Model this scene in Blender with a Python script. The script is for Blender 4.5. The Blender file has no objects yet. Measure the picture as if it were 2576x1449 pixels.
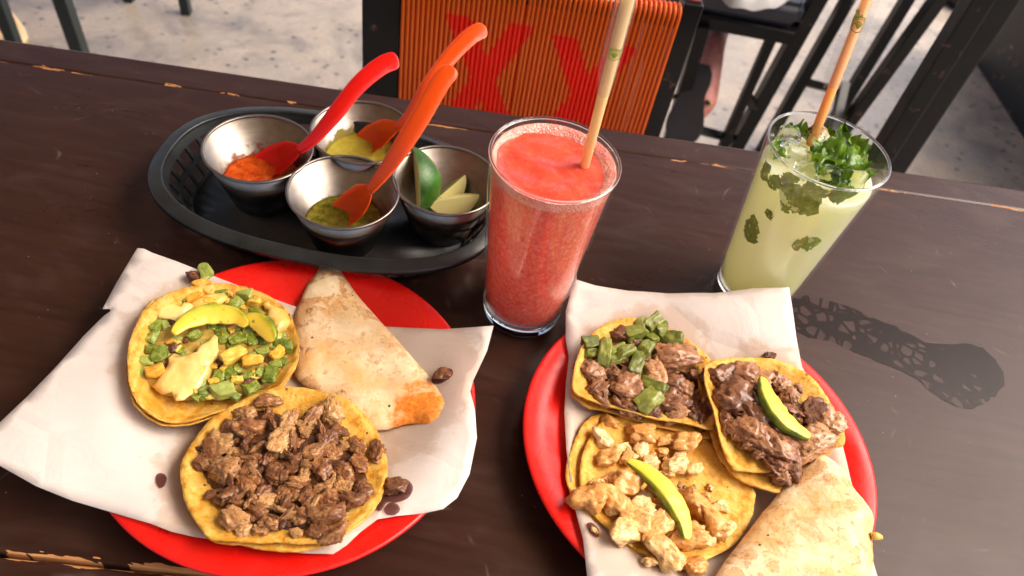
import bpy, bmesh, math, random
import numpy as np
from mathutils import Vector, Matrix, noise
from mathutils.geometry import delaunay_2d_cdt

# ------------------------------------------------------------------ camera, world, sun, exposure
sc = bpy.context.scene
COL = sc.collection
F_PX, PITCH, ROLL, CAM_H = 1940.25, math.radians(47.5514), math.radians(11.7121), 0.4728
_cp, _sp = math.cos(PITCH), math.sin(PITCH)
FWD = Vector((0, _cp, -_sp)); _R = Vector((1, 0, 0)); _U = Vector((0, _sp, _cp))
RGT = math.cos(ROLL)*_R + math.sin(ROLL)*_U
UPV = -math.sin(ROLL)*_R + math.cos(ROLL)*_U
CAMP = Vector((0, 0, CAM_H))
cam = bpy.data.cameras.new('camera'); camo = bpy.data.objects.new('camera', cam); COL.objects.link(camo)
camo.matrix_world = Matrix(((RGT.x, UPV.x, -FWD.x, CAMP.x), (RGT.y, UPV.y, -FWD.y, CAMP.y), (RGT.z, UPV.z, -FWD.z, CAMP.z), (0, 0, 0, 1)))
cam.sensor_width = 36; cam.lens = 36*F_PX/2576; cam.clip_start = .01; cam.clip_end = 200
cam.dof.use_dof = True; cam.dof.focus_distance = .52; cam.dof.aperture_fstop = 9.0
sc.camera = camo

SUN_AZ, SUN_EL = math.radians(74), math.radians(54)     # azimuth from +y towards +x
w = bpy.data.worlds.new('World'); sc.world = w; w.use_nodes = True
nt = w.node_tree; nt.nodes.clear()
sky = nt.nodes.new('ShaderNodeTexSky'); sky.sky_type = 'NISHITA'; sky.sun_disc = False
sky.sun_elevation = SUN_EL; sky.sun_rotation = SUN_AZ; sky.dust_density = 7.0; sky.air_density = .8; sky.ozone_density = .4
bg = nt.nodes.new('ShaderNodeBackground'); bg.inputs[1].default_value = .15
wo = nt.nodes.new('ShaderNodeOutputWorld')
nt.links.new(sky.outputs[0], bg.inputs[0]); nt.links.new(bg.outputs[0], wo.inputs[0])
sun = bpy.data.lights.new('sun', 'SUN'); sun.energy = 2.0; sun.angle = math.radians(55); sun.color = (1, .90, .79)
suno = bpy.data.objects.new('sun', sun); COL.objects.link(suno)
sd = Vector((math.sin(SUN_AZ)*math.cos(SUN_EL), math.cos(SUN_AZ)*math.cos(SUN_EL), math.sin(SUN_EL)))
suno.rotation_euler = sd.to_track_quat('Z', 'Y').to_euler(); suno.location = sd*10
sc.view_settings.view_transform = 'Standard'; sc.view_settings.look = 'None'
sc.view_settings.exposure = .95; sc.view_settings.gamma = 1
sc.render.engine = 'CYCLES'
cy = sc.cycles; cy.use_denoising = True; cy.max_bounces = 9; cy.diffuse_bounces = 4; cy.glossy_bounces = 4
cy.transmission_bounces = 7; cy.transparent_max_bounces = 16; cy.sample_clamp_indirect = 6; cy.blur_glossy = .6

# ------------------------------------------------------------------ helpers: points
def ray(u, v): return FWD*F_PX + RGT*(u-1288) + UPV*(724.5-v)
def P(u, v, z):
    d = ray(u, v); return CAMP + d*((z-CAMP.z)/d.z)
TH = .0979
EV = Vector((math.cos(TH), math.sin(TH), 0)); NV = Vector((-math.sin(TH), math.cos(TH), 0))
def EN(e, n, z): return EV*e + NV*n + Vector((0, 0, z))
def PN(u, v, n):
    d = ray(u, v); return CAMP + d*(n/d.dot(NV))
def toen(p): return (p.dot(EV), p.dot(NV), p.z)
def Pz(u, v, zf):
    z = .03
    for _ in range(25):
        p = P(u, v, z); z += .6*(float(zf(p.x, p.y))-z)
    return P(u, v, z)
def depth(p): return (p-CAMP).dot(FWD)
def px(size, p): return size*depth(p)/F_PX          # size in photo units at point p -> metres
def sstep(a, b, x):
    t = np.clip((np.asarray(x, float)-a)/(b-a), 0, 1); return t*t*(3-2*t)

# ------------------------------------------------------------------ helpers: meshes and objects
def obj(name, me, mat=None, parent=None, loc=None, local=False):
    if isinstance(me, bmesh.types.BMesh):
        m = bpy.data.meshes.new(name); me.to_mesh(m); me.free(); me = m
    o = bpy.data.objects.new(name, me); COL.objects.link(o)
    if mat is not None and not me.materials: me.materials.append(mat)
    if parent is not None:
        o.parent = parent
        if parent.type == 'EMPTY' and not local: o.matrix_parent_inverse = Matrix.Translation(-parent.location)
    if loc is not None: o.location = loc
    return o
def tag(o, label, cat, group=None):
    o['label'] = label; o['category'] = cat
    if group: o['group'] = group
    return o
def thing(name, label, cat, loc=(0, 0, 0), group=None):
    o = bpy.data.objects.new(name, None); COL.objects.link(o); o.location = loc; o.empty_display_size = .02
    return tag(o, label, cat, group)
def struct(o): o['kind'] = 'structure'; return o
def mesh(name, v, f, smooth=True):
    m = bpy.data.meshes.new(name); m.from_pydata([tuple(map(float, a)) for a in v], [], [tuple(map(int, a)) for a in f]); m.validate()
    if smooth: m.polygons.foreach_set('use_smooth', [True]*len(m.polygons))
    m.update(); return m
def fixn(me):
    bm = bmesh.new(); bm.from_mesh(me); bmesh.ops.recalc_face_normals(bm, faces=bm.faces); bm.to_mesh(me); bm.free(); return me
def lathe(name, prof, seg=64, smooth=True, cap0=False, cap1=False):
    v = []; f = []
    n = len(prof)
    for r, z in prof:
        for k in range(seg):
            a = 2*math.pi*k/seg; v.append((r*math.cos(a), r*math.sin(a), z))
    for i in range(n-1):
        for k in range(seg):
            k2 = (k+1) % seg; f.append((i*seg+k, i*seg+k2, (i+1)*seg+k2, (i+1)*seg+k))
    if cap0: f.append(tuple(range(seg))[::-1])
    if cap1: f.append(tuple((n-1)*seg+k for k in range(seg)))
    return fixn(mesh(name, v, f, smooth))
def boxmesh(name, c, s, bev=0.0, M=None):
    bm = bmesh.new(); bmesh.ops.create_cube(bm, size=1)
    for q in bm.verts: q.co = Vector((q.co.x*s[0], q.co.y*s[1], q.co.z*s[2]))
    if bev: bmesh.ops.bevel(bm, geom=list(bm.edges), offset=bev, segments=2, affect='EDGES', profile=.5)
    for q in bm.verts:
        q.co = (M @ q.co if M is not None else q.co) + Vector(c)
    m = bpy.data.meshes.new(name); bm.to_mesh(m); bm.free(); return m
def bar(name, p, q, w, d, mat, parent=None, bev=.002, side=None):
    p, q = Vector(p), Vector(q); t = (q-p); L = t.length; t.normalize()
    s = side if side is not None else EV
    s = (s - t*s.dot(t)).normalized(); n = t.cross(s)
    M = Matrix((s, n, t)).transposed()
    return obj(name, boxmesh(name, (p+q)/2, (w, d, L), bev, M), mat, parent)
def tube(name, pts, rad, seg=12, cap=True):
    pts = [Vector(p) for p in pts]; n = len(pts); v = []; f = []
    rr = rad if hasattr(rad, '__len__') else [rad]*n
    t0 = (pts[1]-pts[0]).normalized(); a = t0.orthogonal().normalized()
    for i, p in enumerate(pts):
        t = (pts[min(i+1, n-1)]-pts[max(i-1, 0)]).normalized(); a = (a-t*a.dot(t)).normalized(); b = t.cross(a)
        for k in range(seg):
            an = 2*math.pi*k/seg; v.append(p+(a*math.cos(an)+b*math.sin(an))*rr[i])
    for i in range(n-1):
        for k in range(seg):
            k2 = (k+1) % seg; f.append((i*seg+k, i*seg+k2, (i+1)*seg+k2, (i+1)*seg+k))
    if cap: f += [tuple(range(seg))[::-1], tuple((n-1)*seg+k for k in range(seg))]
    return mesh(name, v, f)
def crom(pts, m=6, closed=True):
    pts = np.asarray(pts, float); n = len(pts); out = []
    rng = range(n) if closed else range(n-1)
    for i in rng:
        g = (lambda k: pts[k % n]) if closed else (lambda k: pts[min(max(k, 0), n-1)])
        p0, p1, p2, p3 = g(i-1), g(i), g(i+1), g(i+2)
        for j in range(m):
            t = j/m
            out.append(.5*((2*p1)+(-p0+p2)*t+(2*p0-5*p1+4*p2-p3)*t*t+(-p0+3*p1-3*p2+p3)*t**3))
    if not closed: out.append(pts[-1])
    return np.array(out)
def inside(poly, pts):
    x, y = pts[:, 0], pts[:, 1]; r = np.zeros(len(pts), bool); n = len(poly)
    for i in range(n):
        x1, y1 = poly[i]; x2, y2 = poly[(i+1) % n]
        c = ((y1 > y) != (y2 > y)); c &= x < (x2-x1)*(y-y1)/((y2-y1) or 1e-12)+x1; r ^= c
    return r
def bdist(poly, pts):
    d = np.full(len(pts), 1e9); n = len(poly)
    for i in range(n):
        a = poly[i]; b = poly[(i+1) % n]; ab = b-a; L = max(ab@ab, 1e-14)
        t = np.clip(((pts-a)@ab)/L, 0, 1); d = np.minimum(d, np.hypot(*(pts-(a+t[:, None]*ab)).T))
    return d
def sheet(name, poly, h, zf, thick, smooth=True, rnd=0):
    """closed thin body over an outline: zf(x, y, d) is the top, thick (number or function) the thickness"""
    rs = np.random.RandomState(rnd); poly = np.asarray(poly)
    lo, hi = poly.min(0), poly.max(0)
    gx, gy = np.meshgrid(np.arange(lo[0], hi[0], h), np.arange(lo[1], hi[1], h)); g = np.stack([gx.ravel(), gy.ravel()], 1)
    g += rs.uniform(-.25*h, .25*h, g.shape); g = g[inside(poly, g)]; g = g[bdist(poly, g) > .6*h]
    pts = np.vstack([poly, g]); n = len(poly)
    r = delaunay_2d_cdt([Vector(p) for p in pts], [(i, (i+1) % n) for i in range(n)], [], 1, 1e-7)
    v = np.array([tuple(p) for p in r[0]]); f = [tuple(q) for q in r[2]]
    d = bdist(poly, v); z = np.asarray(zf(v[:, 0], v[:, 1], d), float)
    t = thick(v[:, 0], v[:, 1], d) if callable(thick) else np.full(len(v), thick)
    N = len(v); V = [(a, b, c) for (a, b), c in zip(v, z)] + [(a, b, c-k) for (a, b), c, k in zip(v, z, t)]
    cnt = {}
    for q in f:
        for i in range(len(q)):
            e = (q[i], q[(i+1) % len(q)]); cnt[e] = 1
    FF = list(f) + [tuple(i+N for i in q[::-1]) for q in f]
    for (a, b) in cnt:
        if (b, a) not in cnt: FF.append((b, a, a+N, b+N))
    return mesh(name, V, FF, smooth)
def fnoise(x, y, s, seed=0.):
    return np.array([noise.noise(Vector((a*s+seed, b*s-seed*.7, seed*.31))) for a, b in zip(np.ravel(x), np.ravel(y))])

# ------------------------------------------------------------------ helpers: materials
def lin(*c):
    if len(c) == 1: c = c[0]
    return tuple(((k/255)/12.92 if k/255 <= .04045 else ((k/255+.055)/1.055)**2.4) for k in c)+(1,)
class Mt:
    def __init__(s, name, **kw):
        s.m = bpy.data.materials.new(name); s.m.use_nodes = True; s.t = s.m.node_tree; s.b = s.t.nodes['Principled BSDF']; s.out = s.t.nodes['Material Output']
        for k, v in kw.items(): s.set(k, v)
    def set(s, k, v, node=None):
        i = (node or s.b).inputs[k]
        if isinstance(v, bpy.types.NodeSocket): s.t.links.new(v, i)
        else: i.default_value = v
    def n(s, typ, ins={}, o=0, **pr):
        q = s.t.nodes.new('ShaderNode'+typ)
        for k, v in pr.items(): setattr(q, k, v)
        for k, v in ins.items(): s.set(k, v, q)
        return q.outputs[o]
    def co(s, kind='Object'): return s.n('TexCoord', o={'Generated': 0, 'Object': 3}[kind])
    def pos(s): return s.n('NewGeometry')
    def map(s, vec, scale=(1, 1, 1), rot=(0, 0, 0), loc=(0, 0, 0)): return s.n('Mapping', {'Vector': vec, 'Scale': scale, 'Rotation': rot, 'Location': loc})
    def noise(s, vec, scale, det=4, rough=.55, dist=0., o=0): return s.n('TexNoise', {'Vector': vec, 'Scale': scale, 'Detail': det, 'Roughness': rough, 'Distortion': dist}, o=o)
    def vor(s, vec, scale, o=0, feature='F1', rnd=1.): return s.n('TexVoronoi', {'Vector': vec, 'Scale': scale, 'Randomness': rnd}, o=o, feature=feature)
    def ramp(s, fac, stops):
        q = s.t.nodes.new('ShaderNodeValToRGB'); s.t.links.new(fac, q.inputs[0]); e = q.color_ramp.elements
        while len(e) < len(stops): e.new(.5)
        for k, (p, c) in enumerate(stops):
            e[k].position = p; e[k].color = c if hasattr(c, '__len__') else (c, c, c, 1)
        return q.outputs[0]
    def mix(s, fac, a, b, mode='MIX'):
        q = s.t.nodes.new('ShaderNodeMix'); q.data_type = 'RGBA'; q.blend_type = mode
        s.set(0, fac, q); s.set(6, a, q); s.set(7, b, q); return q.outputs[2]
    def math(s, op, a, b=0., c=0.):
        q = s.t.nodes.new('ShaderNodeMath'); q.operation = op
        s.set(0, a, q); s.set(1, b, q); s.set(2, c, q); return q.outputs[0]
    def xyz(s, vec, k): return s.n('SeparateXYZ', {0: vec}, o=k)
    def bump(s, h, strength=.5, dist=.001, normal=None):
        q = s.t.nodes.new('ShaderNodeBump'); s.set('Height', h, q); q.inputs['Strength'].default_value = strength; q.inputs['Distance'].default_value = dist
        if normal is not None: s.set('Normal', normal, q)
        s.set('Normal', q.outputs[0]); return q.outputs[0]
    def rnd(s): return s.n('ObjectInfo', o=5)
    def surf(s, sh): s.t.links.new(sh, s.out.inputs[0])
    def mixsh(s, fac, a, b):
        q = s.t.nodes.new('ShaderNodeMixShader'); s.set(0, fac, q); s.t.links.new(a, q.inputs[1]); s.t.links.new(b, q.inputs[2]); return q.outputs[0]
    def fres(s):
        f = s.n('LayerWeight', {'Blend': .5}, o=1); return s.math('MULTIPLY_ADD', s.math('POWER', f, 5.), .7, .022)
    def transl(s, col, w):
        t = s.n('BsdfTranslucent', {'Color': col}); s.surf(s.mixsh(w, s.b.outputs[0], t))
def offs(m, vec):  # per-object texture offset
    r = m.rnd(); c = m.n('CombineXYZ', {0: r, 1: m.math('MULTIPLY', r, 7.3), 2: m.math('MULTIPLY', r, 3.7)})
    q = m.t.nodes.new('ShaderNodeVectorMath'); q.operation = 'MULTIPLY_ADD'
    m.set(0, c, q); q.inputs[1].default_value = (9, 9, 9); m.set(2, vec, q); return q.outputs[0]

def m_table():
    m = Mt('brown_table_paint'); p = m.pos(); g = m.map(p, (1.2, 14, 14), (0, 0, -TH))
    grain = m.noise(g, 9, 5, .6, .4); cl = m.noise(p, 5, 4, .6); haze = m.noise(m.map(p, (5, 14, 1), (0, 0, -TH-.25)), 2.4, 6, .65, .8)
    c = m.ramp(grain, [(.3, lin(44, 25, 18)), (.7, lin(56, 33, 25))])
    c = m.mix(m.ramp(haze, [(.5, 0), (.75, .22)]), c, lin(88, 70, 64))
    sp = m.vor(p, 95, 0); spk = m.math('MULTIPLY', m.ramp(sp, [(.0, 1), (.035, 1), (.06, 0)]), m.ramp(m.noise(p, 60, 2), [(.5, 0), (.56, 1)]))
    c = m.mix(m.math('MULTIPLY', spk, .6), c, lin(150, 136, 126))
    # hair scratches
    s1 = m.n('TexWave', {'Vector': m.map(p, (1, 1, 1), (0, 0, .9)), 'Scale': 4, 'Distortion': 22, 'Detail': 3, 'Detail Scale': .9}, o=1)
    s2 = m.n('TexWave', {'Vector': m.map(p, (1, 1, 1), (0, 0, -.5)), 'Scale': 3, 'Distortion': 26, 'Detail': 2, 'Detail Scale': .6}, o=1)
    sc_ = m.math('MAXIMUM', m.ramp(s1, [(.9965, 0), (.9998, 1)]), m.ramp(s2, [(.997, 0), (.9998, 1)]))
    sc_ = m.math('MULTIPLY', sc_, m.ramp(m.noise(p, 30, 3), [(.56, 0), (.70, .16)]))
    c = m.mix(sc_, c, lin(150, 138, 132))
    # chipped paint along the seams
    nn = m.n('VectorMath', {0: p, 1: tuple(NV)}, o=1, operation='DOT_PRODUCT')
    ne = m.n('VectorMath', {0: p, 1: tuple(EV)}, o=1, operation='DOT_PRODUCT')
    def seam(n0, wd, thr):
        d = m.math('ABSOLUTE', m.math('SUBTRACT', nn, n0)); nz = m.noise(m.map(p, (14, 60, 1), (0, 0, -TH)), 1.6, 3, .6)
        wv = m.math('MULTIPLY', m.ramp(nz, [(thr, 0), (thr+.12, 1)]), wd); return m.math('LESS_THAN', d, wv)
    ch = m.math('MAXIMUM', seam(.6375, .0034, .5), seam(.170, .0052, .47))
    c = m.mix(ch, c, m.ramp(m.noise(g, 20), [(.3, lin(150, 96, 52)), (.7, lin(205, 150, 96))]))
    m.set('Base Color', c)
    ro = m.ramp(cl, [(.3, .24), (.7, .36)]); m.set('Roughness', m.mix(ch, m.mix(m.ramp(haze, [(.45, 0), (.8, .5)]), ro, (.5, .5, .5, 1)), (.7, .7, .7, 1)))
    m.set('Specular IOR Level', .2)
    b = m.math('ADD', m.math('MULTIPLY', grain, .5), m.math('MULTIPLY', m.noise(g, 2.5, 3), 1.6)); b = m.math('SUBTRACT', b, m.math('MULTIPLY', sc_, .25))
    m.bump(b, .10, .001); return m.m
def m_plain(name, col, rough=.5, spec=.5, metal=0., nz=.0, nscale=60, bump=0.):
    m = Mt(name, Roughness=rough, Metallic=metal); m.set('Specular IOR Level', spec)
    if nz or bump:
        n = m.noise(m.pos(), nscale, 5)
        lo = tuple(k*(1-nz) for k in col[:3])+(1,); hi = tuple(min(1, k*(1+nz)) for k in col[:3])+(1,)
        m.set('Base Color', m.ramp(n, [(.3, lo), (.7, hi)]))
        m.set('Roughness', m.ramp(m.noise(m.pos(), nscale*.4, 3), [(.3, rough*.8), (.7, min(1, rough*1.25))]))
        if bump: m.bump(n, bump, .001)
    else: m.set('Base Color', col)
    return m.m
def m_floor():
    m = Mt('worn_concrete'); p = m.pos()
    big = m.noise(p, 1.6, 6, .65, .3); mid = m.noise(p, 9, 6, .7); blot = m.noise(p, 4.5, 6, .7, .8)
    c = m.ramp(big, [(.32, lin(134, 129, 125)), (.5, lin(166, 153, 138)), (.7, lin(178, 171, 162))])
    c = m.mix(m.ramp(blot, [(.46, 0), (.66, .85)]), c, lin(104, 101, 100))
    c = m.mix(m.ramp(mid, [(.4, .0), (.8, .55)]), c, lin(186, 172, 156))
    v = m.vor(m.map(p, (1, 1.3, 1)), 26, 0); dots = m.math('MULTIPLY', m.ramp(v, [(.08, 1), (.26, 0)]), m.ramp(m.noise(p, 7, 4), [(.36, 0), (.52, 1)]))
    c = m.mix(dots, c, lin(54, 53, 56))
    c = m.mix(m.ramp(m.noise(p, 55, 4, .7), [(.6, 0), (.72, .55)]), c, lin(110, 106, 104))
    m.set('Base Color', c); m.set('Roughness', m.ramp(blot, [(.3, .2), (.7, .4)])); m.set('Specular IOR Level', .6); m.bump(mid, .2, .004); return m.m
def m_paper():
    m = Mt('white_butcher_paper', Roughness=.75); p = m.pos()
    c = m.ramp(m.noise(p, 40, 4), [(.3, lin(230, 220, 212)), (.7, lin(238, 230, 222))])
    g = m.ramp(m.noise(p, 26, 2), [(.70, 0), (.74, .3)]); c = m.mix(g, c, lin(190, 178, 172))
    gn = m.noise(p, 60, 5, .65)
    for u, v_, r in [(705, 1185, .078), (540, 890, .066), (960, 960, .075), (1620, 1230, .078), (1640, 960, .062), (1960, 1080, .07), (2050, 1350, .07)]:   # grease soaked in around the food
        dd = m.n('VectorMath', {0: p, 1: tuple(P(u, v_, .012))}, o=1, operation='DISTANCE'); dd = m.math('ADD', m.math('DIVIDE', dd, r), m.math('MULTIPLY', m.math('SUBTRACT', gn, .5), .7))
        c = m.mix(m.ramp(dd, [(.92, .6), (1.0, 0)]), c, lin(208, 182, 158))
    fold = m.n('TexVoronoi', {'Vector': m.map(p, (1, 1.6, 1), (0, 0, .6)), 'Scale': 13}, o=0, feature='DISTANCE_TO_EDGE')
    m.set('Base Color', c); m.set('Specular IOR Level', .25); m.bump(m.math('ADD', m.math('MULTIPLY', m.ramp(fold, [(0, 0), (.12, 1)]), .6), m.math('ADD', m.math('MULTIPLY', m.noise(p, 22, 5, .6, .8), 1.4), m.math('MULTIPLY', m.noise(p, 300, 3), .08))), .5, .002)
    m.transl(lin(240, 225, 215), .3); return m.m
def m_corn():
    m = Mt('corn_tortilla', Roughness=.55); p = m.pos(); v = offs(m, p)
    a = m.noise(v, 55, 6, .65); b = m.noise(v, 260, 4, .6); d = m.noise(v, 24, 5, .6, .6)
    c = m.ramp(a, [(.25, lin(206, 138, 34)), (.5, lin(230, 172, 58)), (.75, lin(242, 196, 92))])
    e_ = m.noise(v, 150, 6, .7, .3); c = m.mix(m.ramp(e_, [(.46, 0), (.62, .75)]), c, lin(244, 206, 116)); c = m.mix(m.ramp(e_, [(.36, .7), (.46, 0)]), c, lin(192, 118, 24))
    c = m.mix(m.ramp(d, [(.5, 0), (.68, .7)]), c, lin(208, 142, 34))
    c = m.mix(m.ramp(b, [(.58, 0), (.72, .45)]), c, lin(172, 108, 36))
    s = m.vor(v, 130, 0); c = m.mix(m.math('MULTIPLY', m.ramp(s, [(.08, 1), (.14, 0)]), m.ramp(m.noise(v, 90, 2), [(.52, 0), (.57, 1)])), c, lin(84, 48, 18))
    m.set('Base Color', c); m.set('Roughness', m.ramp(d, [(.4, .6), (.7, .34)])); m.set('Specular IOR Level', .4)
    m.bump(m.math('ADD', m.math('ADD', m.math('MULTIPLY', a, .8), m.math('MULTIPLY', e_, .8)), m.math('MULTIPLY', b, .5)), .9, .0015); m.transl(lin(235, 165, 50), .14); return m.m
def m_flour(name, toast, burnt=None):
    m = Mt(name, Roughness=.6); p = m.pos()
    w_ = m.noise(p, 30, 6, .6, .5); a = m.noise(p, 85, 6, .6, .6); b = m.noise(p, 330, 4, .6); d = m.noise(p, 16, 4)
    c = m.ramp(m.noise(p, 45, 5), [(.3, lin(218, 184, 136)), (.7, lin(240, 218, 178))])
    c = m.mix(m.ramp(w_, [(.44, 0), (.62, .7)]), c, lin(222, 168, 92))
    t = m.math('MULTIPLY', m.ramp(a, [(.50, 0), (.56, 1)]), m.ramp(d, [(.38, 0), (.56, toast)]))
    c = m.mix(m.math('MULTIPLY', t, .7), c, lin(206, 142, 76)); c = m.mix(m.math('MULTIPLY', m.ramp(m.math('ABSOLUTE', m.math('SUBTRACT', a, .545)), [(.0, .6), (.016, 0)]), m.ramp(d, [(.4, 0), (.56, 1)])), c, lin(140, 80, 34)); c = m.mix(m.math('MULTIPLY', m.ramp(a, [(.62, 0), (.68, .75)]), toast), c, lin(128, 70, 30))
    s = m.vor(p, 105, 0); c = m.mix(m.math('MULTIPLY', m.ramp(s, [(.07, 1), (.13, 0)]), m.ramp(m.noise(p, 50, 2), [(.55, 0), (.6, 1)])), c, lin(70, 42, 26))
    c = m.mix(m.math('MULTIPLY', m.ramp(m.noise(p, 190, 4, .6, .4), [(.56, 0), (.64, .6)]), m.ramp(m.noise(p, 34, 3), [(.42, 0), (.58, 1)])), c, lin(172, 104, 46))
    if burnt is not None:                      # burnt orange cheese crust baked on at one corner
        dd = m.n('VectorMath', {0: p, 1: tuple(burnt)}, o=1, operation='DISTANCE'); dd = m.math('ADD', dd, m.math('MULTIPLY', m.math('SUBTRACT', a, .5), .05))
        c = m.mix(m.ramp(m.math('MULTIPLY', dd, 20.), [(.30, .95), (.5, 0)]), c, m.ramp(b, [(.3, lin(206, 96, 10)), (.7, lin(240, 150, 40))]))
    m.set('Base Color', c); m.set('Specular IOR Level', .35)
    m.bump(m.math('ADD', m.math('ADD', m.math('MULTIPLY', a, .9), m.math('MULTIPLY', b, .5)), m.math('MULTIPLY', w_, 1.6)), .6, .0013); return m.m
def m_meat(name, c0, c1, c2, dark, amt, sub=0.):
    m = Mt(name, Roughness=.4); v = offs(m, m.co('Object'))
    a = m.noise(v, 1.1, 6, .65, .6); b = m.noise(v, 4.5, 5, .65); d = m.noise(m.map(v, (1, 4.5, 2)), 2.2, 4, .6, .5)
    hue = m.rnd()
    c = m.ramp(a, [(.28, c0), (.5, c1), (.72, c2)])
    c = m.mix(m.ramp(hue, [(0., .75), (.55, 0.)]), c, c0); c = m.mix(m.ramp(hue, [(.6, 0.), (1., .8)]), c, c2)
    c = m.mix(m.ramp(d, [(.5, 0), (.75, .4)]), c, c0)
    c = m.mix(m.math('MULTIPLY', m.ramp(b, [(.52, 0), (.68, 1)]), amt), c, dark)
    m.set('Base Color', c); m.set('Roughness', m.ramp(b, [(.34, .3), (.6, .55)])); m.set('Specular IOR Level', .3); m.set('Coat Weight', .5); m.set('Coat Roughness', .1)
    if sub: m.set('Subsurface Weight', sub); m.set('Subsurface Scale', .003); m.set('Subsurface Radius', (1, .5, .3))
    m.bump(m.math('ADD', m.math('MULTIPLY', d, .9), m.math('MULTIPLY', b, .6)), .7, .0015); return m.m
def m_veg(name, cols, rough=.25, sub=.15, freq=1.6):
    m = Mt(name, Roughness=rough); v = offs(m, m.co('Object'))
    a = m.noise(v, freq, 4, .6, .4); c = m.ramp(a, [(.28, cols[0]), (.5, cols[1]), (.74, cols[2])])
    c = m.mix(m.ramp(m.rnd(), [(0., .55), (.5, 0.)]), c, cols[0]); c = m.mix(m.ramp(m.rnd(), [(.6, 0.), (1., .6)]), c, cols[2])
    m.set('Base Color', c); m.set('Subsurface Weight', sub); m.set('Subsurface Scale', .002); m.bump(m.math('ADD', m.noise(v, 7, 4), m.math('MULTIPLY', m.noise(v, 2.2, 3), 1.5)), .35, .0012); return m.m
def m_glass():
    m = Mt('clear_glass'); fr = m.fres(); g = m.n('BsdfGlossy', {'Color': (1, 1, 1, 1), 'Roughness': .02}); t = m.n('BsdfTransparent', {'Color': (.985, .99, .987, 1)})
    m.surf(m.mixsh(fr, t, g)); return m.m
def m_film():
    m = Mt('clear_film'); fr = m.fres(); g = m.n('BsdfGlossy', {'Color': (1, 1, 1, 1), 'Roughness': .15}); t = m.n('BsdfTransparent', {'Color': (.93, .93, .92, 1)})
    d = m.n('BsdfDiffuse', {'Color': (.9, .88, .85, 1)}); m.surf(m.mixsh(.12, m.mixsh(fr, t, g), d)); return m.m
def m_realglass(name, col=(1, 1, 1, 1), ior=1.48, rough=0.):
    m = Mt(name, Roughness=rough, IOR=ior); m.set('Transmission Weight', 1.); m.set('Base Color', col); return m
def m_steel():
    m = Mt('brushed_steel', Metallic=1.); v = m.co('Object'); n = m.noise(m.map(v, (1, 1, 220)), 6, 3)
    m.set('Base Color', m.ramp(m.noise(v, 60, 4), [(.3, lin(128, 120, 112)), (.7, lin(152, 143, 134))])); m.set('Roughness', m.ramp(n, [(.3, .26), (.7, .36)])); m.bump(n, .03, .0005)
    m.set('Anisotropic', .5); return m.m
def m_blackplastic():
    m = Mt('black_basket_plastic', Roughness=.35); p = m.pos()
    m.set('Base Color', m.ramp(m.noise(p, 70, 5), [(.3, lin(22, 24, 25)), (.7, lin(38, 42, 43))])); m.set('Roughness', m.ramp(m.noise(p, 30, 5), [(.3, .26), (.7, .5)]))
    m.bump(m.noise(p, 350, 3), .12, .0005); return m.m
def m_blacksteel(name='black_steel_paint'):
    m = Mt(name, Roughness=.4); p = m.pos()
    c = m.ramp(m.noise(p, 25, 5), [(.3, lin(7, 7, 8)), (.7, lin(15, 15, 17))])
    c = m.mix(m.math('MULTIPLY', m.ramp(m.noise(p, 34, 6, .7), [(.62, 0), (.68, 1)]), .7), c, lin(104, 74, 60)); m.set('Base Color', c); m.set('Specular IOR Level', .28)
    m.set('Roughness', m.ramp(m.noise(p, 18, 4), [(.3, .3), (.7, .5)])); m.bump(m.noise(p, 60, 4), .15, .002); return m.m

def m_plate():
    m = Mt('red_melamine'); p = m.pos(); m.set('Base Color', m.ramp(m.noise(p, 40, 5), [(.3, lin(208, 16, 10)), (.7, lin(222, 24, 16))]))
    sm = m.noise(p, 26, 6, .7, 1.); m.set('Roughness', m.ramp(sm, [(.35, .22), (.65, .42)])); s_ = m.n('TexWave', {'Vector': m.map(p, (1, 1, 1), (0, 0, .4)), 'Scale': 9, 'Distortion': 26, 'Detail': 3}, o=1)
    m.bump(m.math('ADD', m.math('MULTIPLY', m.ramp(s_, [(.99, 0), (1., 1)]), -.4), m.math('MULTIPLY', sm, .5)), .12, .0006); return m.m
MAT = {}
MAT['table'] = m_table(); MAT['floor'] = m_floor(); MAT['paper'] = m_paper(); MAT['corn'] = m_corn()
MAT['flour_a'] = m_flour('toasted_flour_tortilla', 1., P(702.8+1040*.3528, 607+1240*.3528, .015)); MAT['flour_b'] = m_flour('pale_flour_tortilla', .8)
MAT['glass'] = m_glass(); MAT['film'] = m_film(); MAT['steel'] = m_steel(); MAT['tray'] = m_blackplastic(); MAT['black'] = m_blacksteel()
MAT['plate'] = m_plate()
MAT['beef'] = m_meat('griddled_beef', lin(96, 50, 20), lin(156, 98, 50), lin(226, 174, 110), lin(40, 18, 7), .85)
MAT['beef_dark'] = m_meat('dark_beef', lin(90, 48, 26), lin(146, 92, 54), lin(204, 150, 102), lin(38, 19, 9), .8)
MAT['char'] = m_meat('charred_meat', lin(70, 38, 20), lin(118, 70, 38), lin(164, 104, 60), lin(38, 20, 10), .7)
MAT['chicken'] = m_meat('griddled_chicken', lin(204, 130, 52), lin(234, 184, 106), lin(250, 222, 164), lin(176, 98, 30), .9, 0.)
MAT['nopal'] = m_veg('cooked_cactus', (lin(72, 78, 22), lin(112, 118, 40), lin(156, 160, 78)), .2)
MAT['pepper'] = m_veg('green_pepper', (lin(74, 92, 18), lin(128, 142, 46), lin(184, 192, 108)), .18)
MAT['potato'] = m_veg('fried_potato', (lin(206, 128, 30), lin(236, 186, 62), lin(248, 222, 120)), .35)
MAT['cheese'] = m_veg('melted_cheese', (lin(216, 162, 66), lin(234, 192, 100), lin(248, 222, 152)), .18, .3, 90)
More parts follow.
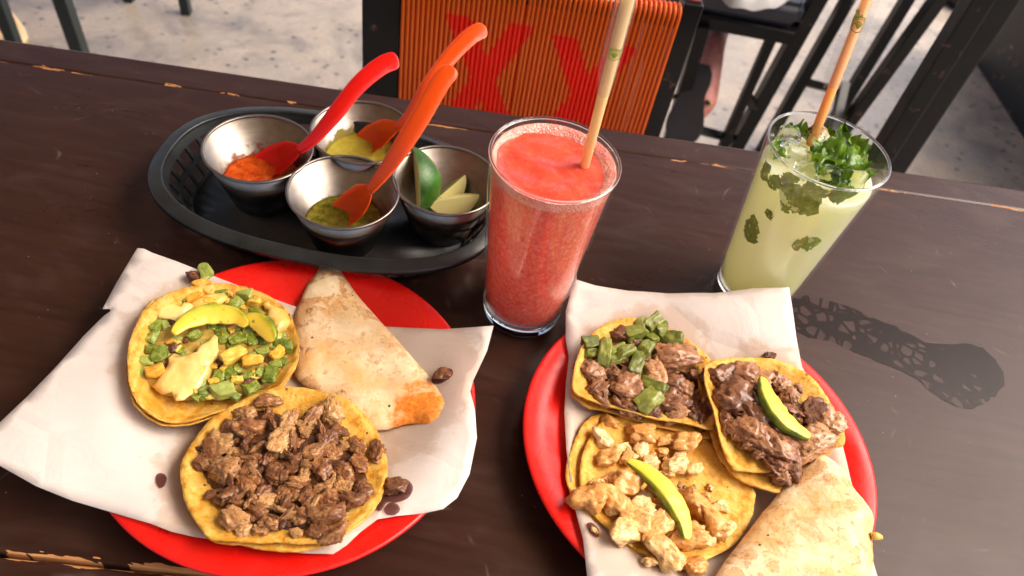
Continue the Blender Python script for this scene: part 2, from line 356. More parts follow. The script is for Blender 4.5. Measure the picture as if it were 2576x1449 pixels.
MAT['cord_o'] = None

# ------------------------------------------------------------------ setting: floor, unseen roof shaped for the light
FLOOR = -.75
struct(obj('floor', boxmesh('floor', (0, 14, FLOOR-.1), (60, 60, .2)), MAT['floor']))
ceil_m = m_plain('unseen_ceiling_plaster', lin(186, 164, 138), .9, .2, 0, .1, 3)
struct(obj('unseen_ceiling', boxmesh('unseen_ceiling', (-3.0, .5, 2.15), (8.2, 5.4, .15)), ceil_m))  # roof slab out of view, its edges placed to shape light and table reflections

# ------------------------------------------------------------------ table
tb = thing('table', 'dark brown painted wooden table carrying the plates and drinks', 'table', (0, 0, 0))
RZ = Matrix.Rotation(TH, 3, 'Z')
def slab(name, e0, e1, n0, n1, z0, z1, bev=.002):
    return obj(name, boxmesh(name, EN((e0+e1)/2, (n0+n1)/2, (z0+z1)/2), (e1-e0, n1-n0, z1-z0), bev, RZ), MAT['table'], tb)
slab('tabletop', -1.0, 1.1, .1715, .6365, -.03, 0, .0012)
slab('edge_strip', -1.0, 1.1, .6375, .6745, -.05, -.0008, .003)
slab('edge_strip', -1.0, 1.1, .1305, .1703, -.05, -.0016, .003)
for e in (-.9, 1.0):
    for n in (.19, .60): slab('leg', e-.03, e+.03, n-.03, n+.03, FLOOR, -.03)

# ------------------------------------------------------------------ plates
PLC = [(-.1314, .2761), (.150, .3065)]; PR = .125
prof = [(.001, .0), (.078, .0), (.085, .002), (.112, .0175), (.1235, .0205), (.125, .0215), (.1246, .0228), (.1225, .0232), (.108, .0208), (.0865, .0065), (.079, .0042), (.001, .004)]
pm = lathe('plate', prof, 128)
for k, (x, y) in enumerate(PLC):
    o = obj('dinner_plate', pm, MAT['plate'], None, (x, y, .0005))
    tag(o, ['round red plate under the vegetable taco and toasted quesadilla', 'round red plate holding the chicken taco beside the mint drink'][k], 'plate', 'red plates')
def platez(k, x, y):
    r = np.hypot(np.asarray(x)-PLC[k][0], np.asarray(y)-PLC[k][1])
    return .0066 + .0192*sstep(.060, .116, r) + .05*np.maximum(r-.128, 0)
def papz(k, x, y):
    z = platez(k, x, y)
    if k == 1: z = z + .030*sstep(.36, .47, np.asarray(y)+.12*(.15-np.asarray(x)))
    else:
        x = np.asarray(x); y = np.asarray(y)
        z = z + .016*sstep(-.05, .0, x)*sstep(.22, .36, y) + .006*sstep(-.2, -.26, x)
    return z
def outline_px(pts, zf): return np.array([tuple(Pz(u, v, zf))[:2] for u, v in pts])
def dense(pts, m=4):
    out = []
    for i in range(len(pts)):
        a = np.array(pts[i]); b = np.array(pts[(i+1) % len(pts)])
        for j in range(m): out.append(a+(b-a)*j/m)
    return out
PAP0 = [(345, 622), (362, 624), (382, 634), (440, 655), (530, 692), (640, 735), (740, 770), (860, 806), (975, 822), (1110, 827), (1242, 818), (1226, 880), (1190, 958), (1183, 985), (1195, 1030), (1200, 1100), (1182, 1190), (1150, 1252), (1115, 1280), (1068, 1290), (1000, 1297), (950, 1306), (905, 1340), (872, 1372), (838, 1394), (760, 1392), (640, 1375), (560, 1362), (490, 1352), (430, 1338), (380, 1318), (280, 1288), (180, 1258), (90, 1222), (0, 1172), (-60, 1140), (-70, 1125), (0, 1068), (70, 1000), (140, 925), (210, 848), (262, 796), (279, 784), (276, 778), (258, 778), (290, 715)]
PAP1 = [(1451, 701), (1500, 716), (1580, 732), (1680, 739), (1800, 737), (1890, 725), (1986, 722), (1994, 775), (2004, 850), (2018, 922), (2060, 1000), (2120, 1120), (2150, 1250), (2175, 1340), (2212, 1470), (2000, 1560), (1700, 1560), (1490, 1530), (1476, 1449), (1466, 1360), (1448, 1290), (1436, 1230), (1424, 1130), (1420, 1040), (1424, 960), (1432, 895), (1424, 850), (1424, 780), (1436, 735)]
for k, pp in enumerate((PAP0, PAP1)):
    poly = outline_px(dense(pp, 3), lambda x, y: papz(k, x, y))
    def zf(x, y, d, k=k): return papz(k, x, y) + .0009*fnoise(x, y, 26, 3.1*k) + (.0016 if k == 0 else .002)*fnoise(x, y, 9, 5+k)*sstep(.0, .03, np.hypot(x-PLC[k][0], y-PLC[k][1])-.07)
    o = obj('paper_sheet', sheet('paper_sheet', poly, .006, zf, .00035), MAT['paper'])
    tag(o, ['white paper sheet with a torn notch and a long left corner', 'white paper sheet standing up in front of the mint drink'][k], 'paper', 'paper liners')

# ------------------------------------------------------------------ food pieces
random.seed(4)
def chunk(seed, boxy=.5, planes=4, lump=.25, fine=.06, sub=4, bend=0.):
    rs = random.Random(seed); bm = bmesh.new(); bmesh.ops.create_icosphere(bm, subdivisions=sub, radius=1)
    pl = []
    for _ in range(planes):
        n = Vector((rs.gauss(0, 1), rs.gauss(0, 1), rs.gauss(0, 1))).normalized(); pl.append((n, rs.uniform(.5, .85)))
    off = Vector((rs.uniform(0, 50), rs.uniform(0, 50), rs.uniform(0, 50)))
    for q in bm.verts:
        v = q.co.copy(); mx = max(abs(v.x), abs(v.y), abs(v.z)); v = v*(1-boxy) + (v/mx*.8)*boxy
        v = v*(1+lump*noise.noise(v*1.2+off)+lump*.5*noise.noise(v*2.7+off*2))
        for n, d in pl:
            k = v.dot(n)-d
            if k > 0: v -= n*k*.85
        v = v + q.co*(fine*noise.noise(v*6+off)+fine*.6*abs(noise.noise(v*12+off)))
        if bend: v.z += bend*(v.x*v.x-.4); 
        q.co = v
    m = bpy.data.meshes.new('piece'); bm.to_mesh(m); bm.free(); m.polygons.foreach_set('use_smooth', [True]*len(m.polygons)); return m
def pool(n, s0, mats, **kw):
    out = {}
    for mk in mats:
        out[mk] = []
        for i in range(n):
            me = chunk(s0+i, **kw); me.materials.append(MAT[mk]); out[mk].append(me)
    return out
POOL = {}
for mk, n, kw in [('beef', 12, dict(boxy=.4, planes=4, lump=.55, fine=.24)), ('beef_dark', 10, dict(boxy=.4, planes=4, lump=.55, fine=.24)), ('char', 4, dict(boxy=.3, planes=3, lump=.5, fine=.16)),
                  ('chicken', 12, dict(boxy=.42, planes=3, lump=.42, fine=.10)), ('nopal', 8, dict(boxy=.9, planes=2, lump=.2, fine=.03)), ('pepper', 8, dict(boxy=.9, planes=3, lump=.2, fine=.04)), ('potato', 6, dict(boxy=.88, planes=3, lump=.22, fine=.06))]:
    POOL[mk] = pool(n, sum(map(ord, mk)), [mk], **kw)[mk]
NAMES = {'beef': 'beef_piece', 'beef_dark': 'beef_piece', 'char': 'charred_piece', 'chicken': 'chicken_piece', 'nopal': 'cactus_piece', 'pepper': 'pepper_piece', 'potato': 'potato_piece'}
RS = random.Random(11)
def piece(kind, p, sx, sy, sz, rz, parent, tilt=.25):
    me = RS.choice(POOL[kind]); o = obj(NAMES[kind], me, None, parent)
    o.location = p; o.scale = (sx, sy, sz); o.rotation_euler = (RS.uniform(-tilt, tilt), RS.uniform(-tilt, tilt), rz); return o
ASP = {'beef': (1., .8, .55), 'beef_dark': (1., .84, .5), 'char': (1, .7, .5), 'chicken': (1., .8, .68), 'nopal': (1., .55, .5), 'pepper': (1., .78, .42), 'potato': (1., .62, .55)}
def put(kind, u, v, s, zf, parent, ang=None, asp=1., dz=0.):
    """s: length across in photo units; ang: in-picture angle of the long axis, degrees"""
    a = ASP[kind]; p0 = Pz(u, v, zf); L = px(s, p0)/2
    hz = L*a[2]; p = Pz(u, v, lambda x, y: zf(x, y)+hz*.75+dz)
    if ang is None: rz = RS.uniform(0, 6.28)
    else:
        q = Pz(u+20*math.cos(math.radians(ang)), v-20*math.sin(math.radians(ang)), zf); rz = math.atan2(q.y-p0.y, q.x-p0.x)
    return piece(kind, p, L*1.12, L*a[1]*asp*1.12, L*a[2]*1.1, rz, parent)
def shreds(kind, parent, zf, cx, cy, rx, ry, n, smin, smax, rs):
    for _ in range(n):
        a = rs.uniform(0, 6.28); r = math.sqrt(rs.random()); put(kind, cx+rx*r*math.cos(a), cy+ry*r*math.sin(a), rs.uniform(smin, smax), zf, parent, rs.uniform(0, 180), rs.uniform(.32, .5), .0025)
def dome(cx, cy, r, h): return lambda x, y: h*max(0., 1-((x-cx)**2+(y-cy)**2)/(r*r))

def tortilla(parent, pts, k, off, lift, dec=.014, amp=.0012, seed=0, thick=.0015, curl=None, name='tortilla', mat=None, h=.0032):
    def zo(x, y): return papz(k, x, y)*.6+.4*.0075 + .0045+off+lift*(1. if curl is None else curl(x, y))
    poly = outline_px(crom(pts, 5), zo)
    poly = poly + np.array([[.0007*noise.noise(Vector((a*260, b*260, seed))), .0007*noise.noise(Vector((a*260, b*260, seed+9)))] for a, b in poly])
    cxy = poly.mean(0)
    def zf(x, y, d):
        c = 1. if curl is None else np.array([curl(a, b) for a, b in zip(x, y)])
        return papz(k, x, y)*.6+.4*.0075 + .0045+off+lift*c*np.exp(-d/dec) + amp*fnoise(x, y, 60, seed)+amp*1.3*fnoise(x, y, 24, seed+3)*np.exp(-d/.02)
    o = obj(name, sheet('tortilla', poly, h, zf, thick, True, seed), mat or MAT['corn'], parent)
    o['cx'], o['cy'] = float(cxy[0]), float(cxy[1]); return o, cxy
def avocado(parent, pts, wd, th, flip=1):
    """crescent slice: pts = world points along the middle, wd half width"""
    pts = [Vector(p) for p in pts]; C = crom([tuple(p) for p in pts], 8, False); n = len(C); V = []; Fc = []; tcol = []
    sec = [(-1, -.1), (-.98, .18), (-.92, .28), (-.2, .62), (.5, .95), (.62, 1.), (.74, .95), (.96, .3), (1., .1), (.9, -.6), (.1, -.8), (-.8, -.5)]
    for i, c in enumerate(C):
        c = Vector(c); t = Vector(C[min(i+1, n-1)])-Vector(C[max(i-1, 0)]); t.normalize()
        s = t.cross(Vector((0, -.25, 1))).normalized()*flip; u_ = Vector((0, -.1, 1)); u_ = (u_-t*u_.dot(t)-s*u_.dot(s)).normalized()
        q = i/(n-1); sn = math.sin(math.pi*min(1, max(0, .03+q*.94)))**.7; ww = wd*(.10+.90*sn)*(1+.10*noise.noise(Vector((q*9, wd*900, 0)))); hh = th*(.2+.8*sn)
        for a, b in sec:
            nz = 1+.12*noise.noise(c*160+Vector((a, b, 0)))
            V.append(c+s*a*ww*nz+u_*b*hh*nz); tcol.append(a*.5+.5+.1*noise.noise(c*90))
    m = len(sec)
    for i in range(n-1):
        for j in range(m): Fc.append((i*m+j, i*m+(j+1) % m, (i+1)*m+(j+1) % m, (i+1)*m+j))
    Fc += [tuple(range(m))[::-1], tuple((n-1)*m+j for j in range(m))]
    me = fixn(mesh('avocado_slice', V, Fc)); at = me.attributes.new('skinside', 'FLOAT', 'POINT'); at.data.foreach_set('value', [float(x) for x in tcol])
    return obj('avocado_slice', me, MAT['avo'], parent)
def m_avo():
    m = Mt('avocado_flesh', Roughness=.3); a = m.n('Attribute', o=2, attribute_name='skinside'); p = m.pos()
    f = m.math('ADD', a, m.math('MULTIPLY', m.math('SUBTRACT', m.noise(p, 120, 3), .5), .35))
    c = m.ramp(f, [(.05, lin(240, 204, 76)), (.62, lin(226, 194, 60)), (.84, lin(166, 168, 44)), (1., lin(88, 116, 26))])
    c = m.mix(m.math('MULTIPLY', m.ramp(m.noise(p, 190, 4), [(.64, 0), (.7, 1)]), .7), c, lin(88, 74, 40)); m.set('Base Color', c)
    m.set('Subsurface Weight', .2); m.set('Subsurface Scale', .003); m.bump(m.noise(p, 260, 4), .3, .0008); return m.m
MAT['avo'] = m_avo()
def X(ox, oy, s):  # converts marks measured on an enlargement to picture units
    return lambda x, y: (ox+x*s, oy+y*s)
def fill(kind, parent, zf, cx, cy, rx, ry, n, smin, smax, rs, dz=-.004):
    for _ in range(n):
        a = rs.uniform(0, 6.28); r = math.sqrt(rs.random()); put(kind, cx+rx*r*math.cos(a), cy+ry*r*math.sin(a), rs.uniform(smin, smax), zf, parent, dz=dz)

def pile(parent, pts, zf, h, mat, seed, name='chopped_filling'):
    """finely chopped filling under the pieces: zf is the top of the heap, h how thick it is in the middle"""
    poly = outline_px(crom(pts, 5), zf)
    poly = poly+np.array([[.002*noise.noise(Vector((a*150, b*150, seed))), .002*noise.noise(Vector((a*150, b*150, seed+5)))] for a, b in poly])
    def zt(x, y, d): return np.array([zf(a, b) for a, b in zip(x, y)])+.0005-.003*np.exp(-d/.003)+.0016*fnoise(x, y, 190, seed)+.0012*fnoise(x, y, 420, seed+2)
    return obj(name, sheet(name, poly, .002, zt, lambda x, y, d: .002+h*(1-np.exp(-d/.01)), True, seed), mat, parent)
# ---- taco with vegetables, cheese and avocado (left plate)
rs = random.Random(5)
ta = thing('taco', 'open taco with green pepper, potato, melted cheese and avocado on left plate', 'taco', (PLC[0][0]-.06, PLC[0][1]+.05, .008), 'open tacos')
OUT_A = [(345, 810), (375, 765), (430, 735), (510, 714), (580, 712), (650, 732), (700, 762), (735, 800), (752, 860), (750, 905), (725, 950), (690, 982), (640, 1003), (590, 1020), (540, 1040), (480, 1058), (430, 1062), (390, 1050), (350, 1020), (328, 975), (320, 920), (325, 860)]
K5 = X(0, 575, .3527)
curlA = lambda x, y: 1.0 + .8*float(sstep(-.18, -.24, x))
tortilla(ta, [(u-3, v+9) for u, v in OUT_A], 0, .001, .009, seed=1, curl=curlA, dec=.008)
_, cA = tortilla(ta, OUT_A, 0, .004, .009, seed=2, curl=curlA, dec=.007)
dA = dome(cA[0]+.004, cA[1]+.004, .055, .009); zA = lambda x, y: float(papz(0, x, y))*.6+.003+.0118+dA(x, y)
MAT['mixed'] = m_veg('chopped_mix', (lin(120, 84, 30), lin(170, 140, 60), lin(214, 176, 96)), .35, 0., 90)
MAT['mince'] = m_veg('chopped_beef', (lin(56, 30, 16), lin(98, 60, 34), lin(148, 100, 62)), .3, 0., 170)
pile(ta, [K5(*p) for p in [(1020, 1060), (1050, 900), (1040, 760), (1080, 600), (1200, 520), (1330, 430), (1500, 400), (1700, 420), (1850, 480), (1990, 580), (2060, 720), (2060, 860), (1990, 1000), (1900, 1100), (1720, 1160), (1500, 1180), (1300, 1190), (1130, 1150)]], zA, .008, MAT['mixed'], 3)
fill('pepper', ta, zA, 540, 870, 178, 132, 64, 22, 42, rs, -.0008); fill('char', ta, zA, 540, 885, 170, 125, 20, 14, 26, rs, -.0004); fill('potato', ta, zA, 540, 875, 170, 125, 34, 16, 30, rs, -.0003)
for x, y, s, a in [(1455, 310, 130, -60), (1280, 505, 110, -10), (1570, 440, 105, 0), (1740, 465, 115, -20), (1680, 535, 95, 30), (1100, 690, 110, 70), (1085, 770, 95, 60), (1140, 900, 130, 85), (1012, 1025, 75, 80), (1560, 1060, 100, 70), (1625, 1025, 110, -50),
                   (1915, 1040, 145, 75), (1590, 1165, 165, 20), (1690, 795, 110, 20), (1785, 790, 100, -60), (1450, 1100, 75, 80), (1810, 1130, 80, 30), (2020, 838, 120, -5), (1960, 965, 80, 10), (1390, 765, 105, 40), (1860, 1010, 60, 0), (1700, 1000, 70, 60), (1770, 1050, 70, 20)]:
    put('pepper', *K5(x, y), s*.3527*1.12, zA, ta, a)
for x, y, s, a in [(1445, 410, 130, -25), (1390, 495, 105, 10), (1670, 910, 165, 22), (1805, 945, 130, 0), (1980, 890, 105, 30), (1105, 1020, 120, 10), (1690, 1080, 80, 0), (1810, 520, 90, -20), (1500, 520, 85, 0), (1600, 990, 60, 40)]:
    put('potato', *K5(x, y), s*.3527*1.1, zA, ta, a, dz=.002)
for x, y, s in [(1370, 335, 110), (1490, 1145, 70), (1760, 1090, 70), (1230, 850, 90), (1780, 640, 100), (1560, 970, 60), (1200, 1130, 80), (1330, 800, 60)]:
    put('char', *K5(x, y), s*.3527, zA, ta)
def metamesh(name, balls, res=.0022):
    mb = bpy.data.metaballs.new(name); mb.resolution = res; mb.render_resolution = res; mb.threshold = .5; ob = bpy.data.objects.new(name+'_tmp', mb); COL.objects.link(ob)
    for p, r, sz in balls:
        e = mb.elements.new(); e.type = 'ELLIPSOID'; e.co = p; e.radius = r*1.75; e.size_x = 1; e.size_y = 1; e.size_z = sz
    dg = bpy.context.evaluated_depsgraph_get(); dg.update(); me = bpy.data.meshes.new_from_object(ob.evaluated_get(dg)); bpy.data.objects.remove(ob); bpy.data.metaballs.remove(mb)
    
    for q in me.vertices: q.co += Vector((0, 0, 1))*.0022*noise.noise(q.co*190)+q.co.normalized()*.0006*noise.noise(q.co*420)
    me.name = name; me.polygons.foreach_set('use_smooth', [True]*len(me.polygons)); return me
def blobs(lst, K, s, zf, sz=.40, dz=.0026):
    out = []
    for x, y, r in lst:
        p = Pz(*K(x, y), lambda a, b: zf(a, b)+dz); out.append((p, px(r*s, p), sz))
    return out
ch1 = [(1560, 740, 45), (1530, 800, 60), (1500, 870, 75), (1470, 930, 85), (1400, 960, 85), (1330, 970, 80), (1260, 990, 75), (1400, 1030, 80), (1330, 1070, 75), (1380, 1120, 55), (1300, 1150, 55), (1290, 1205, 48), (1200, 1060, 65), (1130, 1090, 65), (1100, 1130, 48), (1180, 1150, 45), (1480, 1030, 60), (1560, 920, 40), (1440, 860, 50), (1240, 920, 45)]
ch2 = [(1110, 550, 70), (1170, 575, 80), (1210, 620, 62), (1290, 590, 74), (1340, 560, 60), (1150, 640, 52), (1260, 640, 52), (1230, 690, 45)]
ch3 = [(1440, 540, 68), (1500, 520, 62), (1580, 500, 60), (1650, 470, 55), (1400, 560, 52), (1330, 400, 48), (1300, 440, 48), (1350, 370, 36)]
ch4 = [(1920, 560, 62), (1970, 610, 70), (2010, 660, 62), (1990, 720, 66), (1940, 650, 55), (2010, 770, 50), (1890, 540, 50), (1960, 780, 45)]
for c in (ch1, ch2, ch3, ch4): obj('melted_cheese', metamesh('melted_cheese', blobs(c, K5, .3527, zA)), MAT['cheese'], ta)
zAa = lambda x, y: zA(x, y)+.010
avocado(ta, [Pz(*K5(x, y), zAa) for x, y in [(1235, 752), (1330, 665), (1450, 618), (1580, 610), (1690, 632), (1760, 690)]], .0078, .0045, -1)
avocado(ta, [Pz(*K5(x, y), zAa) for x, y in [(1750, 625), (1840, 660), (1910, 730), (1950, 800)]], .0070, .0042, -1)

# ---- toasted quesadilla (left plate)
KQ = X(702.8, 607, .3528)
OUT_QA = [KQ(*p) for p in [(290, 180), (330, 160), (375, 146), (415, 146), (437, 205), (520, 330), (650, 490), (800, 650), (950, 830), (1100, 1000), (1190, 1110), (1217, 1160), (1205, 1205), (1165, 1240), (1150, 1275), (1080, 1302), (960, 1292), (850, 1312), (720, 1342), (600, 1322), (440, 1210), (300, 1100), (190, 1030), (112, 955), (100, 870), (105, 700), (112, 520), (150, 420), (205, 300), (262, 222)]]
def quesadilla(name, label, out, k, off, hgt, mat, seed, loc, hz=.0035, smooth_m=3):
    q = thing(name, label, 'quesadilla', loc, 'folded quesadillas')
    def zo(x, y): return float(papz(k, x, y))*.6+.003+off+.004
    poly = outline_px(crom(out, smooth_m), zo)
    poly = poly + np.array([[.0005*noise.noise(Vector((a*200, b*200, seed))), .0005*noise.noise(Vector((a*200, b*200, seed+9)))] for a, b in poly])
    def zt(x, y, d): return papz(k, x, y)*.6+.003+off+.0035+hgt*(1-np.exp(-d/.007))+.0012*fnoise(x, y, 45, seed)*sstep(0, .01, d)+.0007*fnoise(x, y, 120, seed+4)
    def zb(x, y, d): return papz(k, x, y)*.6+.003+off+.0030+.0006*fnoise(x, y, 120, seed+7)
    obj('tortilla_top', sheet('tortilla_top', poly, hz, zt, .0022, True, seed), mat, q)
    obj('tortilla_bottom', sheet('tortilla_bottom', poly, hz*1.6, zb, .0022, True, seed+1), mat, q)
    fil = poly.mean(0)+(poly-poly.mean(0))*.975
    obj('filling', sheet('filling', fil, hz*1.6, lambda x, y, d: zb(x, y, d)+.0006+hgt*.8*(1-np.exp(-d/.007)), lambda x, y, d: .0012+hgt*.75*(1-np.exp(-d/.007)), True, seed+2), MAT['cheese'], q)
    return q
QA = quesadilla('quesadilla', 'toasted flour quesadilla with browned crust and orange burnt corner', OUT_QA, 0, .001, .0075, MAT['flour_a'], 31, (-.06, .31, .008))

# ---- beef taco (left plate)
tbf = thing('taco', 'open corn taco piled only with browned chopped beef, nearest on left plate', 'taco', (-.12, .2, .008), 'open tacos')
KB = X(383.3, 926.4, .3607)
OUT_B = [KB(*p) for p in [(195, 690), (240, 580), (300, 490), (390, 370), (520, 280), (700, 190), (850, 142), (1000, 126), (1150, 150), (1290, 200), (1400, 262), (1500, 370), (1570, 470), (1618, 600), (1630, 720), (1600, 850), (1560, 940), (1470, 1040), (1370, 1120), (1230, 1205), (1050, 1222), (900, 1210), (700, 1215), (520, 1205), (400, 1190), (310, 1080), (240, 960), (205, 830)]]
tortilla(tbf, [KB(*p) for p in [(192, 700), (240, 590), (300, 500), (390, 380), (520, 290), (700, 200), (850, 152), (1000, 140), (1150, 160), (1310, 195), (1430, 270), (1525, 380), (1585, 480), (1630, 600), (1637, 730), (1610, 860), (1570, 955), (1480, 1060), (1400, 1120), (1230, 1230), (1100, 1262), (950, 1282), (800, 1270), (650, 1240), (500, 1222), (400, 1195), (310, 1085), (240, 970), (205, 850)]], 0, .004, .003, seed=5)
_, cB = tortilla(tbf, OUT_B, 0, .0075, .005, seed=6)
dB = dome(cB[0], cB[1], .058, .010); zB = lambda x, y: float(papz(0, x, y))*.6+.003+.0125+dB(x, y)
rs = random.Random(8)
cxB, cyB = KB(880, 700)
pile(tbf, [KB(*p) for p in [(300, 640), (370, 520), (520, 440), (560, 330), (700, 260), (860, 300), (1000, 330), (1150, 290), (1290, 340), (1330, 480), (1460, 560), (1500, 700), (1500, 850), (1420, 960), (1340, 1100), (1180, 1150), (1000, 1110), (800, 1140), (600, 1150), (470, 1080), (480, 920), (400, 800), (310, 740)]], zB, .008, MAT['mince'], 4)
fill('char', tbf, zB, cxB, cyB, 165, 140, 26, 20, 40, rs, -.001); fill('beef', tbf, zB, cxB, cyB, 185, 155, 90, 14, 34, rs, -.0005)
shreds('beef', tbf, zB, cxB, cyB, 165, 135, 34, 26, 50, rs)
BP = [(800, 230, 170, 10), (640, 320, 150, 0), (690, 420, 190, 5), (960, 360, 170, 60), (1130, 320, 150, 40), (1245, 300, 190, -65), (910, 500, 230, 60), (1220, 500, 150, 80), (1290, 440, 130, 0), (470, 530, 170, -20), (420, 600, 170, -60), (350, 650, 140, 80), (570, 590, 100, 20), (500, 710, 210, -10), (640, 610, 120, 30), (700, 650, 120, 60), (690, 700, 130, 50), (800, 640, 110, 50),
      (850, 700, 130, 20), (880, 765, 120, 10), (640, 830, 160, -40), (540, 880, 130, 20), (600, 930, 130, -30), (900, 890, 150, -70), (980, 830, 130, -50), (960, 1000, 120, -30), (780, 860, 110, 50), (800, 940, 130, 20), (720, 1000, 150, -30), (560, 1060, 180, -20), (640, 1130, 120, 80), (810, 1075, 140, 0), (750, 1125, 100, 0), (1090, 910, 140, 70), (1130, 985, 140, 60), (1230, 930, 160, 50),
      (1190, 700, 175, -50), (1320, 725, 165, -25), (1430, 550, 140, -70), (1445, 660, 140, -60), (1560, 590, 150, -80), (1390, 920, 175, -10), (1460, 850, 150, -60), (1220, 1040, 230, 10), (1280, 1140, 190, 30), (1150, 1140, 130, 40), (1190, 845, 130, 20), (1060, 720, 110, 80), (1000, 650, 120, 60), (960, 700, 110, -50), (1120, 600, 150, 20), (1250, 590, 130, -60), (1030, 780, 100, 10), (1180, 570, 110, 80), (1020, 900, 90, 0), (700, 780, 110, 0), (1330, 830, 120, -30), (1050, 1030, 110, 40), (850, 560, 90, 0), (1000, 1150, 90, 0)]
for x, y, s, a in BP: put('beef', *KB(x, y), s*.3607, zB, tbf, a, RS.uniform(.75, 1.05))
for x, y, s in [(400, 885, 95), (690, 1040, 100), (1050, 590, 120), (690, 760, 80), (560, 990, 80), (900, 1080, 90), (330, 560, 90)]: put('char', *KB(x, y), s*.3607, zB, tbf)

# ---- loose crumbs and meat juice on the left paper
def m_juice():
    m = Mt('meat_juice', Roughness=.12); m.set('Base Color', lin(96, 54, 50)); t = m.n('BsdfTransparent', {'Color': (.72, .6, .6, 1)})
    m.surf(m.mixsh(.16, t, m.b.outputs[0])); return m.m
MAT['juice'] = m_juice()
def juice(label, pts, k):
    poly = outline_px(crom(pts, 5), lambda x, y: papz(k, x, y)+.0015)
    def zf(x, y, d): return papz(k, x, y)+.0010+.0009*fnoise(x, y, 26, 3.1*k)+ (.0016 if k == 0 else .002)*fnoise(x, y, 9, 5+k)*sstep(.0, .03, np.hypot(x-PLC[k][0], y-PLC[k][1])-.07)
    tag(obj('juice_spot', sheet('juice_spot', poly, .003, zf, .0004), MAT['juice']), label, 'juice', 'juice spots')
def crumb(label, kind, u, v, s, k, ang=0):
    o = put(kind, u, v, s, lambda x, y: float(papz(k, x, y))+.001, None, ang); o.name = 'meat_crumb'; tag(o, label, 'crumb', 'loose crumbs')
juice('dark juice spot around the loose crumb right of the beef taco', [KB(*p) for p in [(1560, 960), (1640, 860), (1740, 770), (1800, 790), (1818, 840), (1780, 900), (1700, 930), (1640, 930), (1590, 990)]], 0)
juice('small round juice spot near the lower right paper edge', [KB(*p) for p in [(1617, 975), (1660, 932), (1710, 945), (1727, 985), (1690, 1018), (1635, 1015)]], 0)
juice('juice spot around the brown crumb right of the toasted quesadilla', [KQ(*p) for p in [(1085, 1000), (1105, 930), (1160, 903), (1225, 905), (1237, 945), (1190, 985), (1140, 1010)]], 0)
juice('faint juice spot left of the beef taco', [KB(*p) for p in [(20, 780), (30, 735), (70, 728), (98, 760), (80, 815), (45, 828)]], 0)
crumb('browned meat crumb right of the beef taco', 'beef', *KB(1693, 815), 150*.3607, 0, 10)
crumb('flat brown crumb on paper right of the toasted quesadilla', 'char', *KQ(1165, 945), 110*.3528, 0, 15)

# ---- right plate: chicken taco at the bottom of the stack
rs = random.Random(21)
KE = X(1277.8, 990.3, .37204); KC = X(1373.6, 734.7, .37477)
te = thing('taco', 'open taco with white chicken chunks and one avocado slice, nearest on right plate', 'taco', (.12, .25, .008), 'open tacos')
tortilla(te, [KE(*p) for p in [(392, 560), (395, 480), (425, 380), (470, 270), (530, 185), (610, 140), (760, 130), (950, 170), (1150, 240), (1300, 360), (1420, 500), (1500, 640), (1520, 800), (1450, 950), (1300, 1060), (1100, 1150), (1000, 1130), (800, 1050), (650, 950), (550, 830), (455, 740), (410, 650)]], 1, .000, .002, seed=11)
OUT_E = [KE(*p) for p in [(484, 580), (488, 490), (510, 390), (550, 300), (620, 205), (720, 150), (900, 130), (1150, 180), (1350, 300), (1470, 430), (1560, 545), (1635, 605), (1667, 670), (1665, 740), (1645, 840), (1590, 950), (1500, 1040), (1370, 1110), (1240, 1170), (1150, 1186), (1020, 1140), (880, 1060), (740, 960), (620, 860), (540, 780), (500, 690)]]
_, cE = tortilla(te, OUT_E, 1, .0028, .0025, seed=12)
dE = dome(cE[0]-.005, cE[1]-.01, .05, .005); zE = lambda x, y: float(papz(1, x, y))*.6+.003+.0075+dE(x, y)
fill('chicken', te, zE, *KE(950, 700), 170, 140, 22, 12, 24, rs, -.0005); fill('char', te, zE, *KE(950, 700), 150, 120, 12, 10, 20, rs, -.0005)
for x, y, s, a in [(690, 185, 120, -20), (910, 270, 200, -10), (640, 300, 150, -60), (770, 370, 110, 10), (900, 385, 130, 80), (1060, 325, 120, 20), (1045, 390, 90, 0), (1200, 345, 200, -10), (680, 445, 180, 0), (815, 430, 130, 40), (960, 470, 130, 0), (1130, 485, 175, 10), (1160, 432, 110, 0), (1255, 505, 140, 20), (1070, 535, 100, 10), (545, 705, 240, -15), (700, 710, 250, -50), (600, 610, 120, 10), (790, 620, 220, -15),
                   (905, 790, 220, -25), (860, 850, 230, -30), (780, 935, 220, 0), (1000, 915, 270, 35), (930, 690, 110, 0), (1035, 760, 150, 30), (1250, 720, 230, -45), (1400, 850, 260, -60), (1430, 930, 200, -20), (1350, 800, 150, 40), (1235, 965, 270, -10), (1070, 1080, 260, -50), (962, 1132, 110, 0), (1262, 1165, 190, 20), (1440, 760, 120, -20), (1000, 650, 140, -40), (690, 580, 130, 20), (1340, 960, 130, 0)]:
    put('chicken', *KE(x, y), s*.37204*.92, zE, te, a, RS.uniform(.8, 1.05))
zEa = lambda x, y: zE(x, y)+.013
avocado(te, [Pz(*KE(x, y), zEa) for x, y in [(808, 455), (900, 505), (1000, 590), (1090, 690), (1150, 790), (1190, 890), (1205, 985)]], .0070, .0045, 1)
